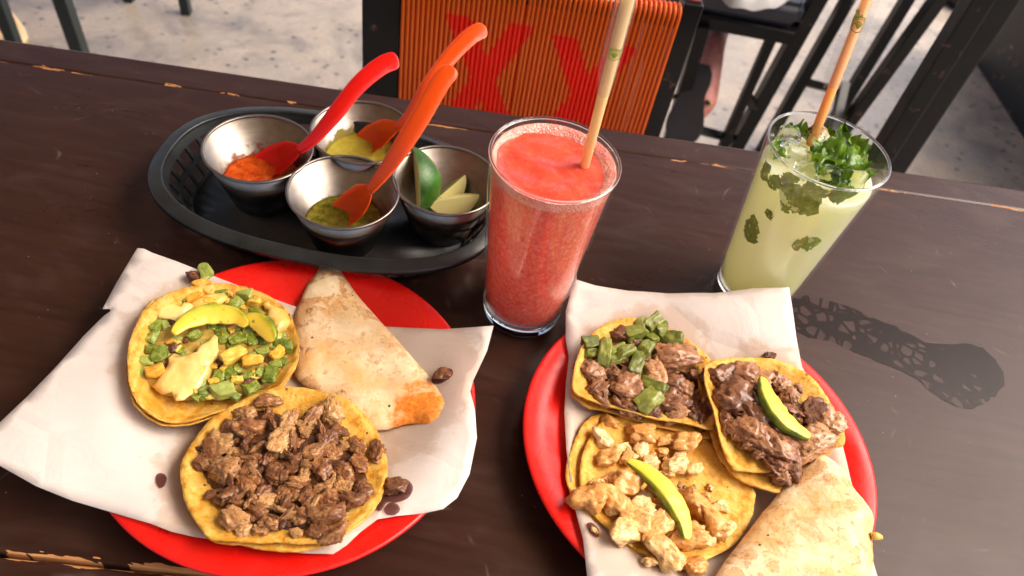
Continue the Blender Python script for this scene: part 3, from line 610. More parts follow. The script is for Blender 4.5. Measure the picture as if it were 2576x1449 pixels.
# ---- beef and cactus taco
tc = thing('taco', 'open taco with beef and olive green cactus pieces, farthest on right plate', 'taco', (.11, .37, .01), 'open tacos')
tortilla(tc, [KC(*p) for p in [(170, 670), (180, 560), (205, 470), (230, 400), (290, 320), (400, 240), (560, 190), (700, 200), (880, 290), (1040, 400), (1105, 470), (1130, 600), (1130, 800), (1110, 968), (980, 950), (800, 915), (640, 868), (500, 830), (380, 795), (280, 770), (215, 725)]], 1, .0035, .004, seed=14)
OUT_C = [KC(*p) for p in [(172, 640), (180, 560), (200, 470), (222, 400), (270, 330), (345, 250), (440, 198), (560, 172), (680, 180), (790, 215), (880, 270), (960, 320), (1040, 380), (1100, 440), (1140, 540), (1150, 700), (1135, 850), (1108, 918), (1000, 895), (850, 862), (700, 838), (560, 800), (430, 765), (300, 722), (205, 680)]]
_, cC = tortilla(tc, OUT_C, 1, .0075, .009, seed=15)
dC = dome(cC[0], cC[1], .05, .007); zC = lambda x, y: float(papz(1, x, y))*.6+.003+.0125+dC(x, y)
pile(tc, [KC(*p) for p in [(230, 520), (250, 400), (330, 330), (480, 280), (650, 220), (780, 240), (880, 340), (1000, 420), (1060, 560), (1070, 800), (980, 850), (820, 820), (650, 780), (480, 700), (320, 680), (250, 600)]], zC, .006, MAT['mince'], 5)
fill('char', tc, zC, *KC(660, 570), 140, 85, 18, 20, 36, rs, -.001); fill('beef_dark', tc, zC, *KC(650, 600), 150, 90, 40, 16, 30, rs, -.0005)
for x, y, s, a in [(490, 285, 140, -20), (600, 325, 130, 20), (760, 380, 120, -30), (870, 440, 300, -15), (730, 550, 190, -10), (685, 470, 120, 70), (530, 460, 140, 75), (310, 520, 170, -20), (460, 560, 150, 20), (250, 510, 120, 80), (540, 625, 240, -20), (345, 650, 160, 10), (620, 650, 130, 60), (560, 745, 150, 80), (870, 620, 190, -25), (940, 650, 140, -40), (820, 740, 180, 5), (925, 750, 120, 10), (1030, 825, 190, -75), (880, 820, 150, 0), (975, 835, 100, 10), (725, 800, 120, -10), (1000, 700, 120, 60), (1010, 560, 130, 0), (400, 505, 120, 20), (800, 480, 130, 10), (960, 500, 120, 40)]:
    put('beef_dark', *KC(x, y), s*.37477, zC, tc, a, RS.uniform(.8, 1.1))
shreds('beef_dark', tc, zC, *KC(660, 600), 140, 85, 22, 24, 48, rs)
for x, y, s, a, q in [(300, 345, 130, 10, 1.3), (390, 400, 215, 85, .8), (300, 410, 120, 0, 1.2), (480, 385, 140, 10, 1), (520, 412, 190, 25, .8), (600, 270, 160, 10, 1.1), (640, 205, 110, 20, 1), (720, 205, 150, 40, 1.1), (775, 245, 150, 70, 1.1), (700, 300, 120, -50, 1.2), (835, 320, 170, -20, 1.2), (665, 380, 140, 60, 1.3), (605, 490, 210, 70, .9), (470, 455, 130, 10, 1), (712, 640, 190, -30, 1), (688, 730, 200, 40, 1.2), (800, 655, 110, -30, 1), (640, 440, 100, 40, 1)]:
    put('nopal', *KC(x, y), s*.37477, zC, tc, a, q, .003)
# ---- beef taco with avocado
td = thing('taco', 'open taco with beef strips and a bright yellow avocado slice on right plate', 'taco', (.2, .33, .01), 'open tacos')
curlD = lambda x, y: .45 + 1.0*float(sstep(.185, .150, x-.25*(y-.34)))
tortilla(td, [KC(*p) for p in [(1028, 490), (1080, 470), (1250, 455), (1400, 450), (1520, 470), (1650, 510), (1740, 560), (1830, 640), (1900, 760), (1930, 900), (1925, 1010), (1910, 1080), (1830, 1150), (1720, 1250), (1640, 1310), (1560, 1350), (1450, 1322), (1330, 1275), (1250, 1215), (1170, 1110), (1130, 1010), (1105, 910), (1085, 810), (1045, 700), (1025, 600)]], 1, .0075, .006, seed=17, curl=curlD)
OUT_D = [KC(*p) for p in [(1062, 510), (1090, 470), (1180, 450), (1280, 440), (1400, 438), (1520, 450), (1650, 490), (1740, 540), (1830, 620), (1905, 725), (1960, 830), (1998, 900), (2006, 1015), (1930, 1048), (1840, 1100), (1720, 1160), (1600, 1195), (1450, 1205), (1330, 1200), (1260, 1180), (1200, 1080), (1165, 980), (1140, 890), (1120, 800), (1085, 700), (1065, 600)]]
_, cD = tortilla(td, OUT_D, 1, .0115, .010, seed=18, curl=curlD)
dD = dome(cD[0], cD[1], .05, .006); zD = lambda x, y: float(papz(1, x, y))*.6+.003+.0165+dD(x, y)
pile(td, [KC(*p) for p in [(1130, 560), (1250, 520), (1420, 500), (1540, 560), (1650, 640), (1720, 740), (1850, 760), (1920, 900), (1880, 1000), (1780, 1060), (1680, 1150), (1580, 1200), (1500, 1120), (1400, 1000), (1280, 940), (1180, 800)]], zD, .006, MAT['mince'], 6)
fill('char', td, zD, *KC(1500, 790), 120, 95, 12, 20, 34, rs, -.001); fill('beef_dark', td, zD, *KC(1500, 800), 130, 100, 30, 16, 30, rs, -.0005)
for x, y, s, a, q in [(1180, 580, 230, -5, .9), (1340, 550, 240, -10, 1), (1410, 600, 200, -30, 1), (1560, 600, 140, -50, 1), (1240, 715, 270, -10, 1), (1610, 660, 130, -30, 1), (1330, 690, 170, 20, 1), (1400, 840, 240, -45, .9), (1440, 830, 170, -35, .6), (1650, 795, 150, 20, 1.1), (1800, 790, 190, -60, 1.2), (1910, 880, 190, 30, 1.1), (1210, 880, 140, 80, .8), (1400, 950, 280, -50, 1), (1500, 960, 190, -30, 1), (1560, 1040, 260, -40, 1), (1545, 1150, 190, 60, 1), (1655, 1130, 210, 65, .9), (1800, 1000, 270, 10, 1), (1710, 1060, 150, 60, 1), (1580, 1215, 150, -40, 1), (1350, 985, 120, 0, 1), (1860, 1000, 140, 20, 1), (1620, 705, 130, 0, 1), (1500, 720, 140, 20, 1), (1290, 620, 120, 0, 1), (1460, 1080, 140, 0, 1)]:
    put('beef_dark', *KC(x, y), s*.37477, zD, td, a, q)
shreds('beef_dark', td, zD, *KC(1500, 820), 125, 95, 22, 24, 50, rs)
zDa = lambda x, y: zD(x, y)+.013
avocado(td, [Pz(*KC(x, y), zDa) for x, y in [(1450, 575), (1470, 660), (1510, 750), (1575, 840), (1660, 915), (1770, 975)]], .0078, .005, 1)
crumb('small dark crumb on paper edge behind the right plate tacos', 'char', *KC(1497, 432), 95*.37477, 1, -5)
crumb('tiny pale chicken crumb on paper left of the chicken taco', 'chicken', *KE(575, 920), 48*.37204, 1, -30)
juice('juice ring around the tiny pale crumb left of chicken taco', [KE(*p) for p in [(530, 890), (560, 872), (600, 900), (618, 945), (600, 975), (560, 950)]], 1)
# ---- pale quesadilla
OUT_QB = [KE(*p) for p in [(2045, 418), (2070, 395), (2095, 388), (2130, 402), (2250, 490), (2300, 560), (2335, 630), (2400, 705), (2450, 770), (2477, 840), (2466, 930), (2470, 1050), (2466, 1170), (2455, 1290), (2400, 1420), (2200, 1500), (1900, 1500), (1600, 1450), (1350, 1380), (1330, 1330), (1400, 1235), (1500, 1095), (1600, 962), (1700, 832), (1800, 712), (1900, 592), (1980, 498)]]
QB = quesadilla('quesadilla', 'pale flour quesadilla with brown blisters at the lower right', OUT_QB, 1, .012, .009, MAT['flour_b'], 47, (.21, .25, .012))
rs = random.Random(3)
p1 = Pz(*KE(2455, 965), lambda x, y: float(papz(1, x, y))+.012); p2 = Pz(*KE(2520, 970), lambda x, y: float(papz(1, x, y))+.010)
obj('cheese_strand', tube('cheese_strand', [p1, (p1*.5+p2*.5)+Vector((0, 0, .001)), p2], [.0024, .0026, .0018], 10), MAT['cheese'], QB)
pc = Pz(*KC(1218, 1170), lambda x, y: float(papz(1, x, y))+.012)
o = put('pepper', *KC(1215, 1172), 95*.37477, lambda x, y: float(papz(1, x, y))*.6+.010, te, -50, .7)

# ------------------------------------------------------------------ black oval basket
TC = Vector((-.165, .474, .0))
def se(a, b, t, p=2.45):
    c, s = math.cos(t), math.sin(t); return (a*math.copysign(abs(c)**(2/p), c), b*math.copysign(abs(s)**(2/p), s))
def seloop(a, b, n, p=2.45):      # evenly spaced along the perimeter
    T = np.linspace(0, 2*math.pi, 1441); q = np.array([se(a, b, t, p) for t in T]); L = np.r_[0, np.cumsum(np.hypot(*np.diff(q, axis=0).T))]
    s = np.linspace(0, L[-1], n, endpoint=False); return np.stack([np.interp(s, L, q[:, 0]), np.interp(s, L, q[:, 1])], 1)
tray = thing('serving_basket', 'black plastic oval basket with lattice sides holding four steel cups', 'basket', TC)
NB = 184
def ring(a, b, z, n=NB): return [(x+TC.x, y+TC.y, z) for x, y in seloop(a, b, n)]
A0, B0, A1, B1, ZB, ZT = .116, .066, .134, .081, .003, .038
def lerp(a, b, t): return a+(b-a)*t
def wall_ring(t, o=0.): return ring(lerp(A0, A1, t)+o, lerp(B0, B1, t)+o, lerp(ZB, ZT, t))
def loft(name, rings, close=True, caps=()):
    n = len(rings[0]); v = [p for r in rings for p in r]; f = []
    for i in range(len(rings)-1):
        for k in range(n): k2 = (k+1) % n; f.append((i*n+k, i*n+k2, (i+1)*n+k2, (i+1)*n+k))
    for c in caps: f.append(tuple(c*n+k for k in range(n)))
    return fixn(mesh(name, v, f))
# base plate
obj('base', loft('base', [ring(A0+.0015, B0+.0015, .0012), ring(A0+.0015, B0+.0015, .0032)], caps=(0, 1)), MAT['tray'], tray)
# lattice wall: grid with openings, given thickness
ts = [0, .06, .38, .47, .80, 1.0]; rin = [wall_ring(t) for t in ts]; ro_ = [wall_ring(t, .0022) for t in ts]
v = [p for r in rin for p in r]+[p for r in ro_ for p in r]; f = []; NL = len(ts); O = NL*NB
def hole(i, k): return i in (1, 3) and (k % 4) in ((1, 2, 3) if i == 1 else (1, 2, 3))
for i in range(NL-1):
    for k in range(NB):
        k2 = (k+1) % NB; a, b, c, d = i*NB+k, i*NB+k2, (i+1)*NB+k2, (i+1)*NB+k
        if hole(i, k): continue
        f += [(a, b, c, d), (a+O, d+O, c+O, b+O)]
        if hole(i, k2): f.append((b, c, c+O, b+O))
        if hole(i, (k-1) % NB): f.append((a, d, d+O, a+O))
        if i > 0 and hole(i-1, k): f.append((a, b, b+O, a+O))
        if i < NL-2 and hole(i+1, k): f.append((d, c, c+O, d+O))
obj('lattice_side', fixn(mesh('lattice_side', v, f, False)), MAT['tray'], tray)
obj('rim', loft('rim', [ring(A1-.0005, B1-.0005, ZT-.002), ring(A1-.0001, B1-.0001, ZT+.0012), ring(A1+.0004, B1+.0004, ZT+.0020), ring(A1+.0012, B1+.0012, ZT+.0023), ring(A1+.0020, B1+.0020, ZT+.0022), ring(A1+.0100, B1+.0100, ZT-.0002), ring(A1+.0108, B1+.0108, ZT-.0007), ring(A1+.0112, B1+.0112, ZT-.0016), ring(A1+.0114, B1+.0114, ZT-.0040), ring(A1+.0106, B1+.0106, ZT-.0040), ring(A1+.0100, B1+.0100, ZT-.0018), ring(A1+.0022, B1+.0022, ZT-.0004), ring(A1+.0022, B1+.0022, ZT-.002)]), MAT['tray'], tray)

# ------------------------------------------------------------------ steel cups, sauces
CR, CB, CH = .0432, .0262, .0535
CUPS = [(-.2254, .4752), (-.1525, .5229), (-.1457, .4455), (-.0715, .484)]
CLAB = ['steel sauce cup of red salsa at the left of the basket', 'steel sauce cup of creamy green salsa at the back of the basket', 'steel sauce cup of chunky green salsa at the front of the basket', 'steel sauce cup with lime wedges beside the red drink']
cprof = [(.0005, .0), (CB-.002, .0), (CB, .0015), (CR-.0006, CH-.001), (CR+.0006, CH-.0008), (CR+.0011, CH), (CR+.0006, CH+.0010), (CR-.0006, CH+.0008), (CR-.0012, CH-.0006), (CB-.0008, .0022), (CB-.003, .0012), (.0005, .0012)]
body_me = lathe('cup_body', cprof[:4]+[(CR-.0012, CH-.001)]+cprof[9:], 96); body_me.materials.append(MAT['steel'])
rim_me = lathe('rolled_rim', [(CR+.0013*math.cos(a)-.0003, CH+.0013*math.sin(a)) for a in np.linspace(0, 2*math.pi, 13)], 96); rim_me.materials.append(MAT['steel'])
CZ = .0033
for k, (x, y) in enumerate(CUPS):
    c = thing('sauce_cup', CLAB[k], 'cup', (x, y, CZ), 'steel sauce cups')
    obj('cup_body', body_me, None, c, local=True); obj('rolled_rim', rim_me, None, c, local=True)
def cupr(z): return lerp(CB, CR, z/CH)-.0016      # inner radius
def m_salsa(name, c0, c1, c2, fl, scale=120, rough=.16):
    m = Mt(name, Roughness=rough); p = m.pos(); a = m.noise(p, scale, 5, .65, .5); c = m.ramp(a, [(.3, c0), (.5, c1), (.7, c2)])
    v = m.vor(p, 230, 0); c = m.mix(m.math('MULTIPLY', m.ramp(v, [(.14, 1), (.22, 0)]), m.ramp(m.noise(p, 70, 2), [(.5, 0), (.6, 1)])), c, fl)
    m.set('Base Color', c); m.set('Subsurface Weight', .2); m.set('Subsurface Scale', .004); m.bump(m.noise(p, 200, 4), .2, .0008); return m.m
def m_residue(name, col, thr):
    m = Mt(name, Roughness=.35); p = m.pos(); z = m.xyz(p, 2); n = m.noise(p, 95, 6, .7, .6); g = m.noise(p, 22, 3)
    m.set('Base Color', col); t = m.n('BsdfTransparent')
    f = m.math('ADD', m.math('ADD', n, m.math('MULTIPLY', m.math('SUBTRACT', g, .5), .9)), m.math('MULTIPLY', m.math('SUBTRACT', thr, z), 26.))
    m.surf(m.mixsh(m.ramp(f, [(.50, 0), (.66, .85)]), t, m.b.outputs[0])); return m.m
SAL = [('red_salsa', 'thin red salsa pooled under the red spoon', 'salsa', .021, m_salsa('red_salsa', lin(150, 46, 10), lin(196, 74, 18), lin(222, 110, 34), lin(110, 20, 8)), m_residue('red_salsa_film', lin(150, 62, 26), .030)),
       ('green_salsa', 'smooth yellow green salsa in the back cup', 'salsa', .025, m_salsa('creamy_green_salsa', lin(156, 140, 40), lin(182, 166, 60), lin(200, 186, 88), lin(140, 124, 40), 60), m_residue('green_salsa_film', lin(150, 134, 50), .036)),
       ('green_salsa', 'chunky green salsa with seeds in the front cup', 'salsa', .020, m_salsa('chunky_green_salsa', lin(72, 78, 20), lin(122, 116, 34), lin(156, 146, 60), lin(190, 176, 90), 160), m_residue('chunky_salsa_film', lin(110, 96, 48), .027))]
for k, (nm, lab, cat, lv, ms, mr) in enumerate(SAL):
    t = thing(nm, lab, cat, (CUPS[k][0], CUPS[k][1], CZ))
    r = cupr(lv)
    bm = bmesh.new(); bmesh.ops.create_circle(bm, cap_ends=True, segments=64, radius=1); bm.free()
    V = [(0, 0, 0)]; Fc = []
    for i in range(1, 15):
        for j in range(48):
            a = 2*math.pi*j/48; rr = r*i/14; V.append((rr*math.cos(a), rr*math.sin(a), .0008*noise.noise(Vector((rr*math.cos(a)*90, rr*math.sin(a)*90, k*7.)))+(.0012 if i == 14 else 0)))
    for j in range(48): Fc.append((0, 1+j, 1+(j+1) % 48))
    for i in range(13):
        for j in range(48): Fc.append((1+i*48+j, 1+(i+1)*48+j, 1+(i+1)*48+(j+1) % 48, 1+i*48+(j+1) % 48))
    V = [(a, b, c+lv) for a, b, c in V]; n0 = len(V); V += [((cupr(.003))*math.cos(2*math.pi*j/48), cupr(.003)*math.sin(2*math.pi*j/48), .003) for j in range(48)]
    for j in range(48): Fc.append((1+13*48+j, n0+j, n0+(j+1) % 48, 1+13*48+(j+1) % 48))
    Fc.append(tuple(n0+j for j in range(48))[::-1])
    obj('sauce', fixn(mesh('sauce', V, Fc)), ms, t, local=True)
    obj('residue', lathe('residue', [(cupr(z)-.0003, z) for z in np.linspace(lv-.002, CH*.93, 12)], 96), mr, t, local=True)

# ------------------------------------------------------------------ spoons
def m_silicone(name, c):
    m = Mt(name, Roughness=.38); m.set('Base Color', c); m.set('Subsurface Weight', .25); m.set('Subsurface Scale', .004); m.bump(m.noise(m.pos(), 400, 2), .05, .0004)
    m.transl(c, .12); return m.m
MAT['sred'] = m_silicone('red_spoon_plastic', lin(232, 14, 6)); MAT['sor'] = m_silicone('orange_spoon_plastic', lin(240, 82, 6))
def sweep(name, C, W, T, CUPD, N0, mat, parent, m=9):
    n = len(C); V = []; Fc = []
    for i in range(n):
        c = Vector(C[i]); t = (Vector(C[min(i+1, n-1)])-Vector(C[max(i-1, 0)])).normalized(); nn = (N0-t*N0.dot(t)).normalized(); s = t.cross(nn)
        top = []; bot = []
        for j in range(m):
            a = -1+2*j/(m-1); ed = math.sqrt(max(0, 1-abs(a)**4))
            q = c+s*a*W[i]+nn*(CUPD[i]*(a*a-1)); top.append(q+nn*T[i]*.5*ed); bot.append(q-nn*T[i]*.5*ed)
        V += top+bot[::-1]
    M2 = 2*m
    for i in range(n-1):
        for j in range(M2): Fc.append((i*M2+j, i*M2+(j+1) % M2, (i+1)*M2+(j+1) % M2, (i+1)*M2+j))
    Fc += [tuple(range(M2))[::-1], tuple((n-1)*M2+j for j in range(M2))]
    return obj(name, fixn(mesh(name, V, Fc)), mat, parent)
def spoon(label, hp, bp, mat, hw, bw):
    """hp: handle points end -> neck (u, v, z); bp: bowl points neck -> tip"""
    H = crom([tuple(P(*q)) for q in hp], 8, False); B = crom([tuple(P(*q)) for q in bp], 10, False)
    s = thing('spoon', label, 'spoon', tuple(B[-1]), 'sauce spoons')
    n = len(H); q = np.linspace(0, 1, n); W = np.interp(q, [0, .03, .08, .25, .6, .85, 1], [.5, .95, 1.2, 1.28, 1.12, .78, .58])*hw; T = np.interp(q, [0, .1, 1], [.0022, .0030, .0044])
    N0 = Vector((-.25, -.75, .6))
    sweep('handle', H, W, T, np.full(n, -.0006), N0, mat, s)
    n = len(B); q = np.linspace(0, 1, n)
    W = np.interp(q, [0, .12, .35, .6, .85, .96, 1], [.3, .55, .95, 1.0, .72, .36, .08])*bw; D = np.interp(q, [0, .2, .5, .85, 1], [.0003, .005, .0085, .004, .0005])
    sweep('bowl', B, W, np.full(n, .0016), D, Vector((-.35, -.55, .75)), mat, s)
spoon('red plastic spoon resting in the red salsa cup', [(1002, 150, .118), (960, 165, .114), (900, 215, .103), (840, 290, .085), (790, 348, .067), (752, 378, .055)], [(752, 378, .055), (725, 388, .046), (690, 402, .034), (655, 415, .024), (632, 420, .019)], MAT['sred'], .0064, .0145)
spoon('orange plastic spoon in the creamy green salsa, its long handle reaching highest', [(1222, 72, .128), (1185, 90, .124), (1130, 145, .112), (1075, 220, .096), (1030, 290, .074), (998, 322, .060)], [(998, 322, .060), (972, 330, .050), (940, 345, .038), (908, 360, .028), (886, 367, .022)], MAT['sor'], .0062, .0140)
spoon('orange plastic spoon in the chunky green salsa cup nearest the plates', [(1140, 170, .142), (1105, 210, .134), (1060, 290, .118), (1010, 370, .098), (965, 435, .077), (930, 478, .060)], [(930, 478, .060), (912, 496, .050), (885, 518, .036), (855, 535, .024), (830, 545, .018)], MAT['sor'], .0068, .0150)

# ------------------------------------------------------------------ lime wedges
def m_limeflesh():
    m = Mt('lime_flesh', Roughness=.25); p = m.co('Object')
    c = m.ramp(m.noise(m.map(p, (160, 160, 420)), 3, 5, .6, .6), [(.36, lin(178, 166, 78)), (.6, lin(234, 224, 162))]); m.set('Base Color', c); m.set('Subsurface Weight', .25); m.set('Subsurface Scale', .004); m.bump(m.noise(p, 300, 3), .3, .0007); return m.m
def m_limerind():
    m = Mt('lime_rind', Roughness=.4); p = m.co('Object')
    c = m.ramp(m.noise(p, 70, 4), [(.3, lin(22, 60, 8)), (.7, lin(60, 108, 26))]); m.set('Base Color', c); m.bump(m.vor(p, 600, 0), .25, .0006); return m.m
LF, LR, LP = m_limeflesh(), m_limerind(), m_plain('lime_pith', lin(216, 208, 140), .5)
def lime(label, loc, R, ang, zax, xax):
    """wedge: sector of an ellipsoid, axis along local z"""
    t = thing('lime_wedge', label, 'lime', loc, 'lime wedges'); zax = Vector(zax).normalized(); xax = Vector(xax); xax = (xax-zax*xax.dot(zax)).normalized(); t.rotation_euler = Matrix((xax, zax.cross(xax), zax)).transposed().to_euler()
    n, m = 18, 14; V = []; Fc = []
    def sp(i, j, k=1.): th = math.pi*i/n; ph = -ang/2+ang*j/m; e = 1.2+.16*(abs(math.cos(th))**5); sn = math.sin(th)**1.2; return (R*k*sn*math.cos(ph), R*k*sn*math.sin(ph), -R*k*e*math.cos(th))
    for i in range(n+1):
        for j in range(m+1): V.append(sp(i, j))
    for i in range(n):
        for j in range(m): a = i*(m+1)+j; Fc.append((a, a+1, a+m+2, a+m+1))
    obj('rind', fixn(mesh('rind', V, Fc)), LR, t, local=True)
    for nm, k0, mt, off in (('pith', .995, LP, 0.), ('flesh', .90, LF, .0004)):
        V = []; Fc = []
        for side in (-1, 1):
            b = len(V); jj = 0 if side < 0 else m; ph = -ang/2 if side < 0 else ang/2; nv = Vector((math.sin(ph), -math.cos(ph), 0))*(-side)*-1
            for i in range(n+1): V.append(Vector(sp(i, jj, k0))+nv*side*off*-1)
            for i in range(n+1): V.append(Vector((0.0015 if nm == 'flesh' else 0, 0, V[b+i].z))+nv*side*off*-1)
            for i in range(n): Fc.append((b+i, b+i+1, b+n+1+i+1, b+n+1+i))
        obj(nm, fixn(mesh(nm, V, Fc, False)), mt, t, local=True)
cx, cy = CUPS[3]
lime('upright lime wedge with dark green rind in the steel cup', P(1044, 460, .036), .0225, math.radians(112), UPV+Vector((-.1, 0, .25)), RGT*.96-FWD*.28)
lime('pale lime wedge lying cut side up at the cup rim', P(1140, 500, .034), .0165, math.radians(95), RGT*1.+Vector((0, .1, .12)), Vector((.05, .25, -1)))
lime('small pale lime wedge behind the other two in the cup', P(1125, 478, .030), .015, math.radians(80), RGT*.7+UPV*.6, Vector((.3, .5, -.8)))

# ------------------------------------------------------------------ drinks
def glassware(label, c, rb, rr, h, tb):
    g = thing('drinking_glass', label, 'glass', (c[0], c[1], .0006), 'tall drinking glasses'); w_ = .0019
    R = lambda z: rb+(rr-rb)*z/h
    pro = [(rb-.0025, 0), (rb-.0006, .0006), (rb, .003)]+[(R(z), z) for z in np.linspace(.01, h-.002, 8)]+[(rr-.0002, h-.0006), (rr-w_/2, h+.0002), (rr-w_+.0002, h-.0006)]+[(R(z)-w_, z) for z in np.linspace(h-.002, tb+.004, 8)]+[(R(tb)-w_-.004, tb), (.0005, tb)]
    obj('glass_wall', lathe('glass_wall', pro, 96), MAT['glass'], g, local=True)
    return g, R, w_
mb_ = m_realglass('thick_glass_base', (.97, .985, .975, 1)); MAT['gbase'] = mb_.m
GC = [(.0107, .4107), (.2051, .4857)]
g1, R1, w1 = glassware('tall clear glass filled with red fruit drink', GC[0], .032, .0445, .1567, .0115)
g2, R2, w2 = glassware('tall clear glass holding the pale mint drink', GC[1], .0323, .0456, .1569, .0105)
for g, R, tb in ((g1, R1, .0115), (g2, R2, .0105)):
    obj('glass_base', lathe('glass_base', [(.0005, .0008), (R(0)-.003, .0008), (R(.004)-.0012, .004), (R(tb)-.0012, tb-.0012), (R(tb)-.006, tb-.0006), (.0005, tb-.0006)], 96), MAT['gbase'], g, local=True)
    obj('rim', lathe('rim', [(R(.1567)-.0009+.0011*math.cos(a), .1567+.0011*math.sin(a)) for a in np.linspace(0, 2*math.pi, 11)], 96), MAT['gbase'], g, local=True)
def m_straw():
    m = Mt('strawberry_slush', Roughness=.18); p = m.pos(); a = m.noise(m.map(p, (1, 1, .8), (.5, .3, .4)), 330, 6, .75, .4); b = m.noise(p, 45, 4, .6)
    c = m.ramp(a, [(.3, lin(248, 92, 70)), (.5, lin(255, 134, 110)), (.72, lin(255, 192, 170))]); c = m.mix(m.ramp(b, [(.42, 0), (.75, .4)]), c, lin(252, 140, 120))
    m.set('Base Color', c); m.set('Subsurface Weight', .5); m.set('Subsurface Scale', .02); m.set('Subsurface Radius', (1, .4, .3)); m.set('Coat Weight', .2); m.bump(a, .12, .0006); m.transl(c, .32); return m.m
def m_strawtop():
    m = Mt('strawberry_surface', Roughness=.2); p = m.pos(); a = m.noise(p, 60, 5, .6, .8); b = m.noise(p, 240, 3)
    c = m.ramp(a, [(.3, lin(214, 60, 40)), (.7, lin(238, 96, 72))]); c = m.mix(m.ramp(b, [(.55, 0), (.75, .4)]), c, lin(244, 130, 108)); m.set('Base Color', c)
    m.set('Subsurface Weight', .3); m.set('Subsurface Scale', .006); m.set('Subsurface Radius', (1, .35, .25)); m.bump(m.math('ADD', a, m.math('MULTIPLY', b, .3)), .3, .001); return m.m
def m_foam():
    m = Mt('pink_foam', Roughness=.25); p = m.pos(); v = m.vor(p, 620, 0); v2 = m.vor(p, 280, 0)
    c = m.ramp(m.noise(p, 80, 3), [(.3, lin(236, 134, 116)), (.7, lin(248, 186, 170))]); c = m.mix(m.ramp(v2, [(.05, .7), (.16, 0)]), c, lin(150, 60, 52)); m.set('Base Color', c)
    m.set('Subsurface Weight', .3); m.set('Subsurface Scale', .003); m.bump(v, .6, .0012); return m.m
ri = lambda R, z: R(z)-.0022
L1 = .1535
d1 = thing('fruit_drink', 'thick red fruit drink filling the clear glass', 'drink', (GC[0][0], GC[0][1], .0006))
obj('drink_body', lathe('drink_body', [(.0005, .0122), (ri(R1, .012)-.004, .0122), (ri(R1, .016), .0162)]+[(ri(R1, z), z) for z in np.linspace(.02, L1-.007, 14)]+[(ri(R1, L1-.005)-.0006, L1-.0055), (.0005, L1-.0055)], 96), m_straw(), d1, local=True)
V = []; Fc = []; NR, NA = 26, 96; rt = ri(R1, L1)
for i in range(NR+1):
    for j in range(NA):
        a = 2*math.pi*j/NA; r = max(.0003, rt*i/NR); x, y = r*math.cos(a), r*math.sin(a); q = i/NR
        V.append((x, y, L1-.0042+.0022*sstep(.78, 1, q)+.0014*math.sin(4*a*.5+q*7)*q*(1-q)+.0012*noise.noise(Vector((x*70, y*70, 2)))*(1-q**3)))
for i in range(NR):
    for j in range(NA): Fc.append((i*NA+j, (i+1)*NA+j, (i+1)*NA+(j+1) % NA, i*NA+(j+1) % NA))
obj('drink_surface', mesh('drink_surface', V, Fc), m_strawtop(), d1, local=True)
V = []; Fc = []; NR = 10
for i in range(NR+1):
    for j in range(NA):
        a = 2*math.pi*j/NA; q = i/NR; wdt = .0062*(1+.45*math.sin(a+.9)+.2*noise.noise(Vector((math.cos(a)*3, math.sin(a)*3, 4))))
        r = rt-wdt*(1-q); x, y = r*math.cos(a), r*math.sin(a); V.append((x, y, L1-.0044+.0044*math.sin(q*math.pi*.62)+.0006*noise.noise(Vector((x*400, y*400, 1)))))
for i in range(NR):
    for j in range(NA): Fc.append((i*NA+j, (i+1)*NA+j, (i+1)*NA+(j+1) % NA, i*NA+(j+1) % NA))
mf = m_foam(); obj('foam_ring', mesh('foam_ring', V, Fc), mf, d1, local=True)
obj('foam_band', lathe('foam_band', [(ri(R1, z)+.0002, z) for z in np.linspace(L1-.0075, L1-.0002, 5)], 96), mf, d1, local=True)
# bubbles in the foam
bm = bmesh.new(); rs = random.Random(2)
for _ in range(90):
    a = rs.uniform(0, 6.28); r = rt-rs.uniform(.001, .006); s = rs.uniform(.0004, .0011); bmesh.ops.create_icosphere(bm, subdivisions=2, radius=s, matrix=Matrix.Translation((r*math.cos(a), r*math.sin(a), L1-.001)))
o = obj('foam_bubbles', bm, MAT['glass'], d1, local=True); o['kind'] = 'stuff'

# mint drink
def m_lime():
    m = Mt('mint_limeade', Roughness=.15); p = m.co('Object'); z = m.xyz(p, 2); n = m.noise(p, 32, 5, .6, .5)
    f = m.math('ADD', m.math('MULTIPLY', z, 6.8), m.math('MULTIPLY', m.math('SUBTRACT', n, .5), .5))
    c = m.ramp(f, [(.05, lin(255, 251, 186)), (.4, lin(255, 255, 210)), (.62, lin(250, 253, 222)), (.95, lin(238, 248, 204))]); m.set('Base Color', c); m.set('Subsurface Weight', .9); m.set('Subsurface Scale', .028); m.set('Subsurface Radius', (1, 1, .55)); m.set('Coat Weight', .2)
    m.bump(n, .1, .001); m.transl((1, 1, .66, 1), .45); return m.m
L2 = .138
d2 = thing('mint_drink', 'cloudy pale green limeade in the right glass', 'drink', (GC[1][0], GC[1][1], .0006))
V = []; Fc = []; NR = 18
zz = [(.0005, .0112), (ri(R2, .011)-.004, .0112), (ri(R2, .015), .0152)]+[(ri(R2, z), z) for z in np.linspace(.02, L2-.002, 16)]+[(ri(R2, L2)-.001, L2)]
obj('drink_body', lathe('drink_body', zz+[(ri(R2, L2)*q, L2) for q in (.9, .7, .5, .25, .01)], 96), m_lime(), d2, local=True)
MI = m_realglass('ice', (.97, .985, .97, 1), 1.31, .02); MI.bump(MI.noise(MI.co('Object'), 1.6, 3), .25, .004); MAT['ice'] = MI.m
ice_p = [chunk(900+i, boxy=.9, planes=3, lump=.12, fine=.012, sub=4) for i in range(4)]
for me in ice_p: me.materials.append(MAT['ice'])
rs = random.Random(14)
GZ = .0006
ICE = [(2000, 385, .139, .012, 'front left'), (2055, 345, .142, .010, ''), (2090, 440, .141, .010, ''), (2150, 450, .141, .011, ''), (1985, 345, .141, .010, ''), (2110, 375, .140, .011, ''), (2030, 430, .139, .010, '')]
